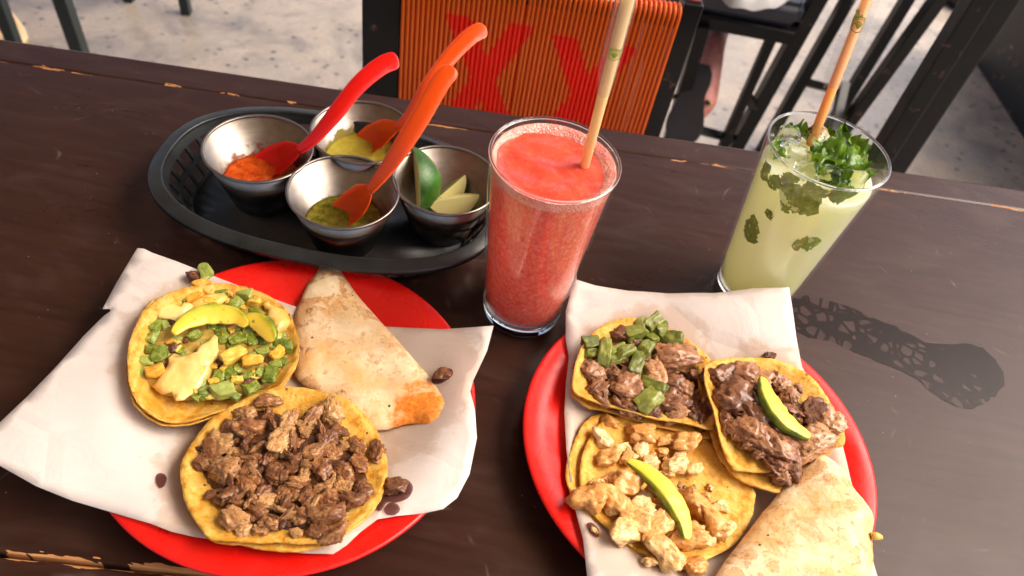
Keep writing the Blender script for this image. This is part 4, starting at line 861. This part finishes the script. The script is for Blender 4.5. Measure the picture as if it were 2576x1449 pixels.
ICL = ['large clear ice cube left of the orange straw', 'ice cube behind the orange straw foot', 'small ice cube at the front of the mint drink', 'ice cube at the front right under the mint tangle', 'ice cube touching the far left wall of the mint drink', 'ice cube buried under the middle of the mint tangle', 'ice cube low at the front left of the mint drink']
for (u, v_, z, s, _), lab in zip(ICE, ICL):
    o = obj('ice_cube', rs.choice(ice_p), None, None, P(u, v_, z+.005)); o.scale = (s, s*.85, s*.7); o.rotation_euler = (rs.uniform(-.4, .4), rs.uniform(-.4, .4), rs.uniform(0, 3)); tag(o, lab, 'ice cube', 'ice cubes')
def m_mint():
    m = Mt('mint_leaf', Roughness=.3); p = m.pos(); a = m.noise(p, 130, 4, .6, .5)
    c = m.ramp(a, [(.3, lin(40, 74, 8)), (.52, lin(92, 132, 20)), (.75, lin(156, 186, 50))]); c = m.mix(m.ramp(m.rnd(), [(.5, 0), (1., .6)]), c, lin(120, 158, 36))
    m.set('Base Color', c); m.bump(m.noise(p, 420, 3), .4, .0008); m.transl(lin(110, 140, 24), .25); return m.m
MAT['mint'] = m_mint()
def m_wetmint():
    m = Mt('mint_leaf_in_liquid', Roughness=.3); p = m.pos(); a = m.noise(p, 110, 5, .65, .5); m.set('Base Color', m.ramp(a, [(.3, lin(76, 100, 30)), (.55, lin(126, 150, 58)), (.75, lin(184, 200, 112))]))
    t = m.n('BsdfTransparent'); m.surf(m.mixsh(m.ramp(m.noise(p, 150, 4, .6), [(.28, .1), (.38, .92)]), t, m.b.outputs[0])); return m.m
MAT['mintw'] = m_wetmint()
def leafgrid(nu=14, nv=8, seed=0):
    out = []
    for i in range(nu+1):
        q = i/nu; wd = (math.sin(math.pi*q**.8)**.75)*.5*(1+.14*math.sin(q*40+seed)+.35*noise.noise(Vector((q*5, seed, 0)))) if 0 < q < 1 else .02
        out.append([(q-.5, wd*(-1+2*j/nv)) for j in range(nv+1)])
    return out
def leaf_obj(label, place, mat='mint'):
    G = leafgrid(seed=len(label)); V = []; Fc = []; nv = len(G[0])
    for row in G: V += [place(a, b) for a, b in row]
    for i in range(len(G)-1):
        for j in range(nv-1): Fc.append((i*nv+j, i*nv+j+1, (i+1)*nv+j+1, (i+1)*nv+j))
    return tag(obj('mint_leaf', mesh('mint_leaf', V, Fc), MAT[mat]), label, 'mint leaf', 'mint leaves in the drink')
# leaves heaped on top: (u, v, z, length, angle in picture, curl)
TOPL = [(2130, 350, .147, .026, 20, 1.2, 'bright curled mint leaf standing highest at the far right'), (2165, 372, .149, .024, -40, 1., 'bright serrated mint leaf against the right rim'), (2100, 395, .147, .028, -15, 1.3, 'dark mint leaf in the middle of the tangle'), (2070, 375, .146, .024, 60, 1.2, 'dark mint leaf just right of the straw'),
        (2085, 420, .145, .026, 10, 1., 'olive mint leaf at the tangle front'), (2150, 410, .147, .026, 35, 1.4, 'yellow green mint leaf at the tangle right side'), (2115, 440, .144, .020, -70, 1., 'mint leaf hanging toward the front ice cubes'), (1992, 318, .146, .020, 30, 1.1, 'rounded mint leaf at the far left rim'), (2020, 335, .144, .018, -20, 1., 'small mint scrap left of the straw'),
        (1960, 375, .143, .022, 70, .8, 'mint leaf pressed to the left wall near the rim'), (2095, 345, .144, .02, 0, 1., 'small mint leaf behind the tangle'), (2060, 405, .143, .022, -40, 1.2, 'dark folded mint leaf under the straw foot'), (2130, 470, .142, .018, -20, .6, 'small mint leaf at the front rim'), (2175, 430, .143, .02, 60, .8, 'mint leaf low along the right wall')]
rs = random.Random(6)
for u, v_, z, L, an, cu, lab in TOPL:
    c = P(u, v_, z); q = P(u+15*math.cos(math.radians(an)), v_-15*math.sin(math.radians(an)), z); t = (q-c); t.z = 0; t.normalize(); t.z = rs.uniform(-.3, .35); t.normalize(); s = Vector((-t.y, t.x, rs.uniform(-.5, .5))).normalized(); nn = t.cross(s)
    off = Vector((rs.uniform(0, 9), rs.uniform(0, 9), 0))
    def place(a, b, c=c, t=t, s=s, nn=nn, L=L, cu=cu, off=off):
        h = cu*(.55*b*b*1.6-.35*a*a)+.32*noise.noise(Vector((a*3.2, b*4.5, 0))+off)+.14*noise.noise(Vector((a*8, b*9, 0))+off)
        w_ = c+t*a*L+s*b*L*.8+nn*h*L
        d = Vector((w_.x-GC[1][0], w_.y-GC[1][1])); mxr = R2(min(w_.z, .155))-.0024      # stays inside the glass
        if d.length > mxr: d = d*(mxr/d.length); w_.x, w_.y = GC[1][0]+d.x, GC[1][1]+d.y
        return w_
    leaf_obj(lab, place)
def on_wall(u, v_, R):     # where the line of sight meets the inner wall
    lo = None
    d = ray(u, v_).normalized(); s = .2
    while s < 1.:
        p = CAMP+d*s
        if math.hypot(p.x-GC[1][0], p.y-GC[1][1]) < R(p.z)-.002: return p
        s += .0005
WALL = [(2010, 505, .034, -10, 'large mint leaf pressed flat under the front rim'), (2052, 492, .024, 40, 'ragged mint leaf beside the large flat one'), (1890, 575, .026, 100, 'long yellow green leaf low on the left wall'), (2030, 615, .022, 25, 'drooping leaf lowest in the mint drink'), (1948, 455, .016, 85, 'thin strip of leaf near the left wall'), (1985, 455, .018, 60, 'dark leaf scrap just below the rim'), (1935, 540, .010, -50, 'tiny round leaf scrap in the cloudy part'), (1925, 430, .018, 75, 'blurred leaf at the upper left wall'), (2120, 490, .022, 15, 'wide leaf blurred at the front right wall'), (1975, 530, .007, 0, 'tiny dark leaf speck below the flat leaf')]
for u, v_, L, an, lab in WALL:
    p = on_wall(u, v_, R2); th0 = math.atan2(p.y-GC[1][1], p.x-GC[1][0]); off = rs.uniform(0, 9); ca, sa = math.cos(math.radians(an)), math.sin(math.radians(an))
    def place(a, b, p=p, th0=th0, L=L, ca=ca, sa=sa, off=off):
        b = b*(.72+.5*noise.noise(Vector((a*3.5, off, 2))))+.16*noise.noise(Vector((a*3, off, 0))); x, z = (a*ca-b*sa)*L, (a*sa+b*ca)*L; z = p.z+z; r = R2(z)-.00213+.00032*noise.noise(Vector((a*3.5, b*5, off)))
        th = th0+x/r; return Vector((GC[1][0]+r*math.cos(th), GC[1][1]+r*math.sin(th), z))
    leaf_obj(lab, place, 'mintw')

# ------------------------------------------------------------------ straws with wrappers
def m_strawmat(name, c):
    m = Mt(name, Roughness=.35); m.set('Base Color', c); m.transl(c, .5); return m.m
GREEN = m_plain('green_print', lin(120, 170, 40), .6)
GREEN2 = m_plain('olive_print', lin(130, 130, 20), .6)
def straw(label, a, b, r, mat, wlabel, w0, marks, flap):
    a, b = Vector(a), Vector(b); t = (b-a).normalized(); L = (b-a).length
    s = thing('drinking_straw', label, 'straw', tuple(a), 'wrapped straws')
    n = 24; V = []; Fc = []
    toc = (CAMP-(a+b)/2); x = toc-t*toc.dot(t); x.normalize(); y = t.cross(x)        # x faces the photographer
    def cyl(name, r, s0, s1, mt, par, w=.0):
        V = []; Fc = []
        for k, (ss, rr) in enumerate(((s0, r), (s1, r), (s1, r-w), (s0, r-w)) if w else ((s0, r), (s1, r))):
            for j in range(n): an = 2*math.pi*j/n; V.append(a+t*ss+(x*math.cos(an)+y*math.sin(an))*rr)
        kk = 4 if w else 2
        for k in range(kk if w else 1):
            for j in range(n): k2 = (k+1) % kk; Fc.append((k*n+j, k*n+(j+1) % n, k2*n+(j+1) % n, k2*n+j))
        return obj(name, fixn(mesh(name, V, Fc)), mt, par)
    cyl('tube', r, -.1, L, mat, s, .0004)
    wr = thing('straw_wrapper', wlabel, 'wrapper', tuple(a+t*w0), 'straw wrappers')
    cyl('sleeve', r+.0006, w0, L+.001, MAT['film'], wr)
    for sgn, wdt, s0 in flap:                                    # crimped flat margin of the sleeve
        V = []; Fc = []; K = 46
        for k in range(K):
            ss = w0+s0+(L-w0-s0)*k/(K-1); wv = wdt*(min(1, .15+k/14))+.0005*(-1)**k
            V += [a+t*ss+y*sgn*(r+.0004)+x*.0004*math.sin(k*.7), a+t*ss+y*sgn*(r+wv)+x*(.0008*math.sin(k*.9)-.001)]
        for k in range(K-1): Fc.append((2*k, 2*k+1, 2*k+3, 2*k+2))
        obj('crimped_margin', mesh('crimped_margin', V, Fc), MAT['film'], wr)
    for ss, ang0, size, mt in marks:                             # printed plant emblem
        def on(px_, py_): an = ang0+px_*size/(r+.0009); return a+t*(ss+py_*size)+(x*math.cos(an)+y*math.sin(an))*(r+.0009)
        V = []; Fc = []
        def stroke(pts, wd):
            b0 = len(V)
            for i, (p, q) in enumerate(pts):
                p2, q2 = pts[min(i+1, len(pts)-1)]; p1, q1 = pts[max(i-1, 0)]; dx, dy = p2-p1, q2-q1; l = math.hypot(dx, dy) or 1
                V.extend([on(p-dy/l*wd, q+dx/l*wd), on(p+dy/l*wd, q-dx/l*wd)])
            for i in range(len(pts)-1): Fc.append((b0+2*i, b0+2*i+1, b0+2*i+3, b0+2*i+2))
        A = np.linspace(-.9, 4.05, 26); stroke([(math.cos(q), math.sin(q)) for q in A], .07); stroke([(.78*math.cos(q), .78*math.sin(q)) for q in np.linspace(-.5, 3.6, 20)], .045)
        for q in np.linspace(.3, 2.84, 5):
            stroke([(0, -.45), (.32*math.cos(q), -.15+.3*math.sin(q)), (.55*math.cos(q)*.9, .05+.42*math.sin(q))], .08)
        for q in np.linspace(-.4, 3.5, 7): stroke([(1.08*math.cos(q), 1.08*math.sin(q)), (1.3*math.cos(q+.1), 1.3*math.sin(q+.1))], .07)
        stroke([(-.7, -.75), (0, -.95), (.7, -.75)], .06)
        obj('printed_emblem', mesh('printed_emblem', V, Fc), mt, wr)
E_ = .0
straw('pale yellow straw standing in the red fruit drink', P(1470, 418, L1-.004), P(1584, -14, .288), .0033, m_strawmat('pale_yellow_straw', lin(255, 232, 176)), 'clear wrapper with green emblem on the pale yellow straw', .070, [(.104, .1, .0042, GREEN)], [(-1, .0036, .0), (1, .0008, .006)])
straw('orange straw standing in the mint drink', P(2042, 355, .141), P(2184, -8, .242), .0035, m_strawmat('orange_straw', lin(255, 206, 118)), 'clear wrapper with two green emblems on the orange straw', .042, [(.088, .25, .0055, GREEN2), (.092, -1.35, .0052, GREEN)], [(-1, .0055, -.012), (1, .005, .0)])

# ------------------------------------------------------------------ water smear on the table
def m_water():
    m = Mt('wet_table', Roughness=.2); p = m.pos(); m.set('Base Color', lin(32, 18, 12)); m.set('Specular IOR Level', .17)
    d1_ = m.vor(m.map(p, (1, 1, 1)), 85, 0, 'DISTANCE_TO_EDGE'); big = m.vor(p, 45, 0, 'DISTANCE_TO_EDGE'); n = m.noise(p, 30, 3, .5)
    e = m.math('MINIMUM', d1_, m.math('MULTIPLY', big, 1.3)); ne = m.n('VectorMath', {0: p, 1: tuple(EV)}, o=1, operation='DOT_PRODUCT')
    thr = m.math('ADD', m.math('MULTIPLY', m.math('SUBTRACT', ne, .375), 2.0), m.math('MULTIPLY', m.math('SUBTRACT', n, .48), .7))
    f = m.math('SUBTRACT', e, m.math('MAXIMUM', m.math('ADD', thr, .10), .07)); t = m.n('BsdfTransparent')
    m.surf(m.mixsh(m.ramp(f, [(.0, .52), (.06, .04)]), t, m.b.outputs[0])); return m.m
KW = X(1852.8, 383.3, .5291)
poly = [tuple(P(*KW(x, y), .0))[:2] for x, y in dense([(270, 690), (330, 680), (420, 700), (540, 735), (660, 790), (760, 830), (900, 905), (1000, 912), (1100, 910), (1170, 930), (1230, 985), (1268, 1050), (1272, 1110), (1230, 1160), (1180, 1195), (1120, 1220), (1060, 1215), (980, 1175), (900, 1120), (860, 1080), (760, 1030), (680, 1000), (560, 950), (460, 900), (340, 880), (280, 850), (240, 760)], 3)]
poly = np.array(poly)+np.array([[.0012*noise.noise(Vector((a*160, b*160, 3))), .0012*noise.noise(Vector((a*160, b*160, 8)))] for a, b in poly])
tag(obj('water_smear', sheet('water_smear', poly, .006, lambda x, y, d: np.full(len(x), .0003), .00012, False), m_water()), 'wet smear of water with dry bubbles on the brown table', 'water')

# ------------------------------------------------------------------ chair with orange cord back, across the table
def m_cord(name, c, tr):
    m = Mt(name, Roughness=.32); m.set('Base Color', c); m.bump(m.noise(m.pos(), 90, 3), .1, .001); m.transl(c, tr); return m.m
CO, CX = m_cord('orange_cord', lin(234, 110, 26), .38), m_cord('red_cord', lin(252, 48, 20), .45)
ch = thing('chair', 'black steel chair with orange and red cord backrest facing the table', 'chair', tuple(EN(.03, .86, FLOOR)))
NC = .84
eL0, eL1 = toen(PN(909, 60, NC))[0], toen(PN(1007, 60, NC))[0]; eR0, eR1 = toen(PN(1663, 200, NC))[0], toen(PN(1711, 200, NC))[0]
ztop = toen(PN(1712, 36, NC))[2]; zpost = ztop+.012
for nm, a, b in (('post', eL0, eL1), ('post', eR0, eR1)):
    po = obj(nm, boxmesh(nm, EN((a+b)/2, NC+.02, (zpost+FLOOR)/2), (b-a, .034, zpost-FLOOR), .002, RZ), MAT['black'], ch)
obj('post_cap', boxmesh('post_cap', EN((eR0+eR1)/2, NC+.02, zpost+.0015), (eR1-eR0-.008, .024, .003), 0, RZ), m_plain('red_primer', lin(96, 30, 24), .6), ch)
zb = -.38
for z in (ztop-.012, zb): bar('cross_rail', EN(eL1, NC+.008, z), EN(eR0, NC+.008, z), .014, .014, MAT['black'], ch)
def xc(u, v_): e, n, z = toen(PN(u, v_, NC)); return e, z
XS = [(xc(1215, 195), .039, .080), (xc(1465, 240), .038, .078)]
def xspans(e):
    out = []
    for (cx_, cz_), hw_, hh in XS:
        k = hw_/hh; wd = .0160
        ivs = []
        for sg in (-1, 1):
            zc = cz_+sg*(e-cx_)/k; dz = wd/k*.95; lo, hi = max(zc-dz, cz_-hh*1.6), min(zc+dz, cz_+hh)
            if hi > lo and abs(e-cx_) < hw_*1.45: ivs.append((lo, hi))
        out += ivs
    out.sort(); m = []
    for a, b in out:
        if m and a <= m[-1][1]: m[-1] = (m[-1][0], max(m[-1][1], b))
        else: m.append((a, b))
    return m
ncord = 56; pitch = (eR0-eL1)/ncord
for layer, (dn, sh) in enumerate(((-.0015, .5), (.0105, .06))):
    for k in range(ncord):
        if layer == 0 and k in (24, 25): e = eL1+pitch*(k+.5+(-.12 if k == 24 else .15))
        else: e = eL1+pitch*(k+sh if layer == 0 else k+.06)
        sp = xspans(e); zs = [zb-.004]+[q for s_ in sp for q in s_]+[ztop-.004]; zs = sorted(set(max(zb-.004, min(ztop-.004, q)) for q in zs))
        r = pitch*(.40 if layer == 0 else .49); seg = 8; V = []; Fc = []; mi = []
        wob = .0004*noise.noise(Vector((k*3.3, layer, 0)))
        def ringp(z, n_): 
            b0 = len(V)
            for j in range(seg): an = 2*math.pi*j/seg; V.append(EN(e+wob+r*math.cos(an), n_+r*math.sin(an), z))
            return b0
        last = ringp(zs[0], NC+dn)
        for a, b in zip(zs[:-1], zs[1:]):
            nx = ringp(b, NC+dn); red = any(s0-1e-6 <= (a+b)/2 <= s1+1e-6 for s0, s1 in sp)
            for j in range(seg): Fc.append((last+j, last+(j+1) % seg, nx+(j+1) % seg, nx+j)); mi.append(1 if red else 0)
            last = nx
        if layer == 0:                       # loops over the top rail to the back
            for an_ in (35, 70, 110, 145, 180):
                q = math.radians(an_); b0 = len(V); cn, cz_ = NC+.0088, ztop-.004; R_ = .0103
                for j in range(seg):
                    an = 2*math.pi*j/seg; rr = R_-r*math.sin(an); V.append(EN(e+wob+r*math.cos(an)+(-.35*pitch*an_/180), cn-rr*math.cos(q), cz_+rr*math.sin(q)))
                for j in range(seg): Fc.append((last+j, last+(j+1) % seg, b0+(j+1) % seg, b0+j)); mi.append(0)
                last = b0
        me = mesh('cord', V, Fc); me.materials.append(CO); me.materials.append(CX); me.polygons.foreach_set('material_index', mi)
        obj('cord', fixn(me), None, ch)
obj('seat', boxmesh('seat', EN((eL0+eR1)/2, NC+.26, -.30), (eR1-eL0, .40, .03), .006, RZ), MAT['black'], ch)
for e in (eL0+.02, eR1-.02): bar('leg', EN(e, NC+.44, FLOOR), EN(e, NC+.44, -.31), .03, .03, MAT['black'], ch)

# ------------------------------------------------------------------ furniture further back
def leg_line(p1, z1, p2):
    """upper end on the line of sight p1 at height z1; lower sight p2 met as nearly below it as possible; run on to the floor"""
    A = P(p1[0], p1[1], z1); d = ray(*p2).normalized(); h = Vector((d.x, d.y)); q = Vector((A.x, A.y)); s = q.dot(h)/h.dot(h); B = CAMP+d*s
    t = (B-A); t = t*((FLOOR-A.z)/t.z); return A, A+t
def ext(A, B, z): t = B-A; return A+t*((z-A.z)/t.z)
SZ = -.31
st = thing('chair', 'dark dining chair with a padded seat behind the orange chair', 'chair', tuple(P(1853, 284, FLOOR)))
S = [P(1600, -8, SZ), P(2010, 70, SZ), P(2052, -60, SZ), P(1650, -130, SZ)]
def slabpoly(name, pts, z0, z1, mat, parent, bev=.008):
    bm = bmesh.new(); lo = [bm.verts.new((p.x, p.y, z0)) for p in pts]; hi = [bm.verts.new((p.x, p.y, z1)) for p in pts]; n = len(pts)
    bm.faces.new(lo[::-1]); bm.faces.new(hi)
    for i in range(n): bm.faces.new((lo[i], lo[(i+1) % n], hi[(i+1) % n], hi[i]))
    bmesh.ops.recalc_face_normals(bm, faces=bm.faces); bmesh.ops.bevel(bm, geom=list(bm.edges), offset=bev, segments=3, affect='EDGES'); return obj(name, bm, mat, parent)
vinyl = m_plain('black_vinyl', lin(44, 44, 54), .42, .5, 0, .15, 20)
slabpoly('seat_frame', S, SZ-.045, SZ-.012, MAT['black'], st, .004); slabpoly('seat_cushion', [p*.985+S[0]*.0075+S[2]*.0075 for p in S], SZ-.012, SZ+.045, vinyl, st, .016)
for p1, p2, top, w_ in [((2012, 78), (1836, 395), .30, .034), ((1945, 85), (1856, 284), -.34, .022), ((1768, 62), (1672, 400), -.34, .030), ((1640, 70), (1630, 300), -.34, .03)]:
    A, B = leg_line(p1, SZ-.03, p2); bar('leg' if top < 0 else 'back_post', B, ext(A, B, top), w_, w_, MAT['black'], st)
def seg3(p, zp, q, zq): return P(*p, zp), P(*q, zq)
A, B = leg_line((1945, 85), SZ-.03, (1856, 284)); C_, D_ = leg_line((2012, 78), SZ-.03, (1836, 395))
bar('stretcher', ext(A, B, -.50), ext(C_, D_, -.56), .02, .02, MAT['black'], st)
A2, B2 = leg_line((1768, 62), SZ-.03, (1672, 400)); bar('stretcher', ext(A2, B2, -.60), ext(C_, D_, -.66), .02, .02, MAT['black'], st)
# second chair right of it
s2 = thing('chair', 'black metal chair frame behind the orange straw', 'chair', tuple(P(2100, 290, FLOOR)))
L_ = []
for p1, p2, z1, top in [((2118, 24), (1978, 270), -.32, .2), ((2262, 30), (2104, 290), -.34, .12), ((2340, 24), (2140, 300), -.2, .3)]:
    A, B = leg_line(p1, z1, p2); L_.append((A, B)); bar('leg', B, ext(A, B, top), .028, .028, MAT['black'], s2)
for (i, za), (j, zb_) in [((0, -.52), (1, -.58))]:
    bar('stretcher', ext(*L_[i], za), ext(*L_[j], zb_), .02, .02, MAT['black'], s2)
# pair of tall dark posts at the right, with the brace meeting them
pr_ = thing('table', 'dark steel leg frame of the next table at the right edge', 'table', tuple(P(2240, 460, FLOOR)))
A, B = leg_line((2440, 30), -.02, (2225, 375)); bar('leg', B, ext(A, B, .35), .034, .034, m_blacksteel('rusty_black_steel'), pr_)
E1 = (A, B)
A, B = leg_line((2500, 20), -.02, (2262, 390)); bar('leg', B, ext(A, B, .35), .044, .03, MAT['black'], pr_)
bar('brace', P(2124, 210, -.45), ext(*E1, -.66), .022, .022, MAT['black'], pr_)
# black panel with chipped edge at the far right
def m_panel():
    m = Mt('chipped_black_panel', Roughness=.5); p = m.pos(); n = m.noise(p, 26, 6, .7)
    m.set('Base Color', m.mix(m.ramp(n, [(.62, 0), (.66, 1)]), lin(26, 25, 25), lin(138, 110, 90))); m.bump(n, .3, .003); return m.m
a, b = P(2440, 138, FLOOR), P(2590, 372, FLOOR); t = (b-a).normalized(); nrm = Vector((-t.y, t.x, 0));
if nrm.x < 0: nrm = -nrm
slabpoly('low_wall', [a, b+t*.8, b+t*.8+nrm*.15, a+nrm*.15], FLOOR, FLOOR+.95, m_panel(), None, .004)
tag(bpy.data.objects['low_wall'], 'black low wall with chipped paint at the right edge of the floor', 'wall')

# left background chair
lc = thing('chair', 'thin dark green metal chair at the upper left', 'chair', tuple(P(320, 10, FLOOR)))
gm = m_plain('dark_green_paint', lin(26, 38, 38), .4, .5, 0, .2, 30)
fl = [P(470, 34, FLOOR), P(326, 2, FLOOR)]
A, B = leg_line((160, 10), -.5, (208, 150)); bar('leg', B, ext(A, B, -.32), .03, .03, gm, lc)
for p in fl: bar('leg', p, p+Vector((-.02, .03, .43)), .026, .026, gm, lc)
p4 = B+(fl[1]-fl[0]); bar('leg', p4, p4+Vector((0, 0, .43)), .026, .026, gm, lc)
bar('stretcher', ext(A, B, -.735)+Vector((-.3, .0, 0)), ext(A, B, -.735), .02, .02, gm, lc)
slabpoly('seat', [Vector((q.x, q.y, 0)) for q in (B, fl[0], fl[1], p4)], -.33, -.29, gm, lc, .006)

# ------------------------------------------------------------------ people at the next tables
def skin(c0, c1, c2):
    m = Mt('skin', Roughness=.45); m.set('Base Color', m.ramp(m.noise(m.pos(), 30, 4), [(.3, c0), (.7, c1)])); m.set('Subsurface Weight', .2); m.set('Subsurface Scale', .01); return m.m
SK = skin(lin(176, 106, 94), lin(222, 150, 136), 0); SK2 = skin(lin(206, 140, 130), lin(232, 170, 160), 0)
def leg_foot(name, knee, ankle, heel, ball, toe, mat, parent):
    pts = [knee, knee.lerp(ankle, .3), knee.lerp(ankle, .62), ankle+(knee-ankle)*.12, ankle]; rr = [.055, .054, .040, .030, .031]
    f1 = ankle.lerp(ball, .45); pts += [f1, ball, toe]; rr += [.034, .036, .022]
    C = crom([tuple(p) for p in pts], 6, False); q = np.interp(np.linspace(0, len(pts)-1, len(C)), range(len(pts)), rr)
    return obj(name, tube(name, [Vector(c) for c in C], list(q), 18), mat, parent)
pe = thing('person', 'seated person behind the orange chair, one leg with a black sandal showing', 'person', tuple(P(1740, 200, -.55)))
heel = P(1758, 180, -.46); toe = P(1716, 335, -.57); ankle = P(1776, 128, -.45); knee = ankle+Vector((.06, .36, .10)); ball = heel.lerp(toe, .7)
up = (ray(1740, 240)).normalized()
back = Vector((up.x, up.y, 0)).normalized()*.035
sh0 = RGT*.027
leg_foot('leg', knee, ankle+back*.6+sh0*.4, heel+back*1.1+sh0, ball+back*1.9+sh0*.8, toe+back*2.1+sh0*.2, SK, pe)
# sandal: shaped sole facing the photographer, strap with gilt buckle
t = (toe-heel); Ls = t.length; t.normalize(); fw = Vector((up.x, up.y, 0)).normalized(); sd_ = t.cross(fw).normalized(); nn = sd_.cross(t)
V = []; Fc = []; prof_ = [(-.13, .02), (-.10, .024), (0, .031), (.15, .033), (.35, .029), (.55, .034), (.8, .043), (1.0, .040), (1.12, .028), (1.18, .012)]
pr2 = crom(prof_, 4, False)
for q, w_ in pr2:
    for dz in (0, .014): V += [heel+t*q*Ls+sd_*w_+nn*dz*1., heel+t*q*Ls-sd_*w_+nn*dz]
for i in range(len(pr2)-1):
    a, b = i*4, i*4+4; Fc += [(a, b, b+1, a+1), (a+2, a+3, b+3, b+2), (a, a+2, b+2, b), (a+1, b+1, b+3, a+3)]
e4 = (len(pr2)-1)*4; Fc += [(0, 1, 3, 2), (e4, e4+2, e4+3, e4+1)]
sl = m_plain('black_sole', lin(34, 32, 36), .6, .4, 0, .15, 40)
sdl = thing('sandal', 'black flat sandal with gilt buckle, sole turned to the table', 'sandal', tuple(heel))
obj('sole', fixn(mesh('sole', V, Fc, False)), sl, sdl)
gold = m_plain('gilt', lin(220, 190, 110), .3, .5, 1.)
c = heel.lerp(toe, .42)+nn*.03
st_pts = [c+sd_*(.040*math.cos(a))+nn*(.034*math.sin(a)) for a in np.linspace(-.5, math.pi+.5, 18)]; obj('strap', tube('strap', st_pts, .005, 8), sl, sdl)
bk = lambda p: boxmesh('buckle', p, (.012, .012, .012), .003)
obj('buckle', bk(c+sd_*.042+nn*.005), gold, sdl); obj('buckle', bk(c-sd_*.042+nn*.005), gold, sdl)
gar = m_plain('pale_cloth', lin(186, 184, 182), .8, .2, 0, .1, 30)
gp = [P(1808, -30, SZ+.05), P(1840, 2, SZ+.06), P(1905, 10, SZ+.06), P(1960, 4, SZ+.06), P(1998, -20, SZ+.05), P(1960, -90, SZ+.08), P(1850, -90, SZ+.08)]
poly = np.array([tuple(p)[:2] for p in gp]); poly = crom(poly, 5)
tag(obj('folded_cloth', sheet('folded_cloth', poly, .012, lambda x, y, d: SZ+.047+.05*(1-np.exp(-d/.02))+.008*fnoise(x, y, 25, 2), lambda x, y, d: .001+.05*(1-np.exp(-d/.02))), gar), 'pale grey cloth bunched on the dark padded seat', 'cloth')
# wedge sandal at the left edge
pw = thing('person', 'person at the left edge, only a bare foot in a cork wedge showing', 'person', tuple(P(20, 90, FLOOR)))
hb = P(-40, 40, FLOOR+.06); leg_foot('foot', hb+Vector((-.06, .12, .34)), hb+Vector((-.06, .1, .08)), hb, P(-10, 40, FLOOR+.075), P(28, 66, FLOOR+.055), SK2, pw)
wz = thing('wedge_sandal', 'cork wedge sandal with cream edge at the upper left corner', 'sandal', tuple(P(30, 110, FLOOR)))
wp = [(-120, 60), (-60, 40), (0, 32), (20, 40), (40, 62), (58, 84), (72, 105), (74, 122), (60, 134), (20, 128), (-50, 128), (-120, 125)]
poly = crom(np.array([tuple(P(u, v_, FLOOR+.02))[:2] for u, v_ in wp]), 4)
cork = Mt('cork', Roughness=.8); cork.set('Base Color', cork.ramp(cork.noise(cork.pos(), 120, 6, .7), [(.3, lin(120, 82, 30)), (.55, lin(186, 138, 62)), (.75, lin(206, 164, 92))])); cork.bump(cork.noise(cork.pos(), 160, 4), .4, .002)
obj('cork_wedge', sheet('cork_wedge', poly, .015, lambda x, y, d: np.full(len(x), FLOOR+.042), .041), cork.m, wz)
po2 = poly.mean(0)+(poly-poly.mean(0))*1.05
obj('edge_band', sheet('edge_band', po2, .015, lambda x, y, d: np.full(len(x), FLOOR+.055), .012), m_plain('cream_band', lin(222, 196, 150), .6), wz)
# dark shoe at the top right
sh_ = P(2392, 20, FLOOR); pd = thing('shoe', 'dark brown shoe tip between the posts at the top right', 'shoe', tuple(sh_))
me = chunk(77, boxy=.2, planes=1, lump=.2, fine=.03); o = obj('upper', me, m_plain('brown_leather', lin(64, 44, 34), .5, .5, 0, .25, 60), pd); o.location = sh_+Vector((.02, .06, .05)); o.scale = (.06, .11, .05); o.rotation_euler = (0, 0, .5)
obj('sole', boxmesh('sole', sh_+Vector((.02, .06, .009)), (.10, .19, .018), .008, Matrix.Rotation(.5, 3, 'Z')), MAT['black'], pd)
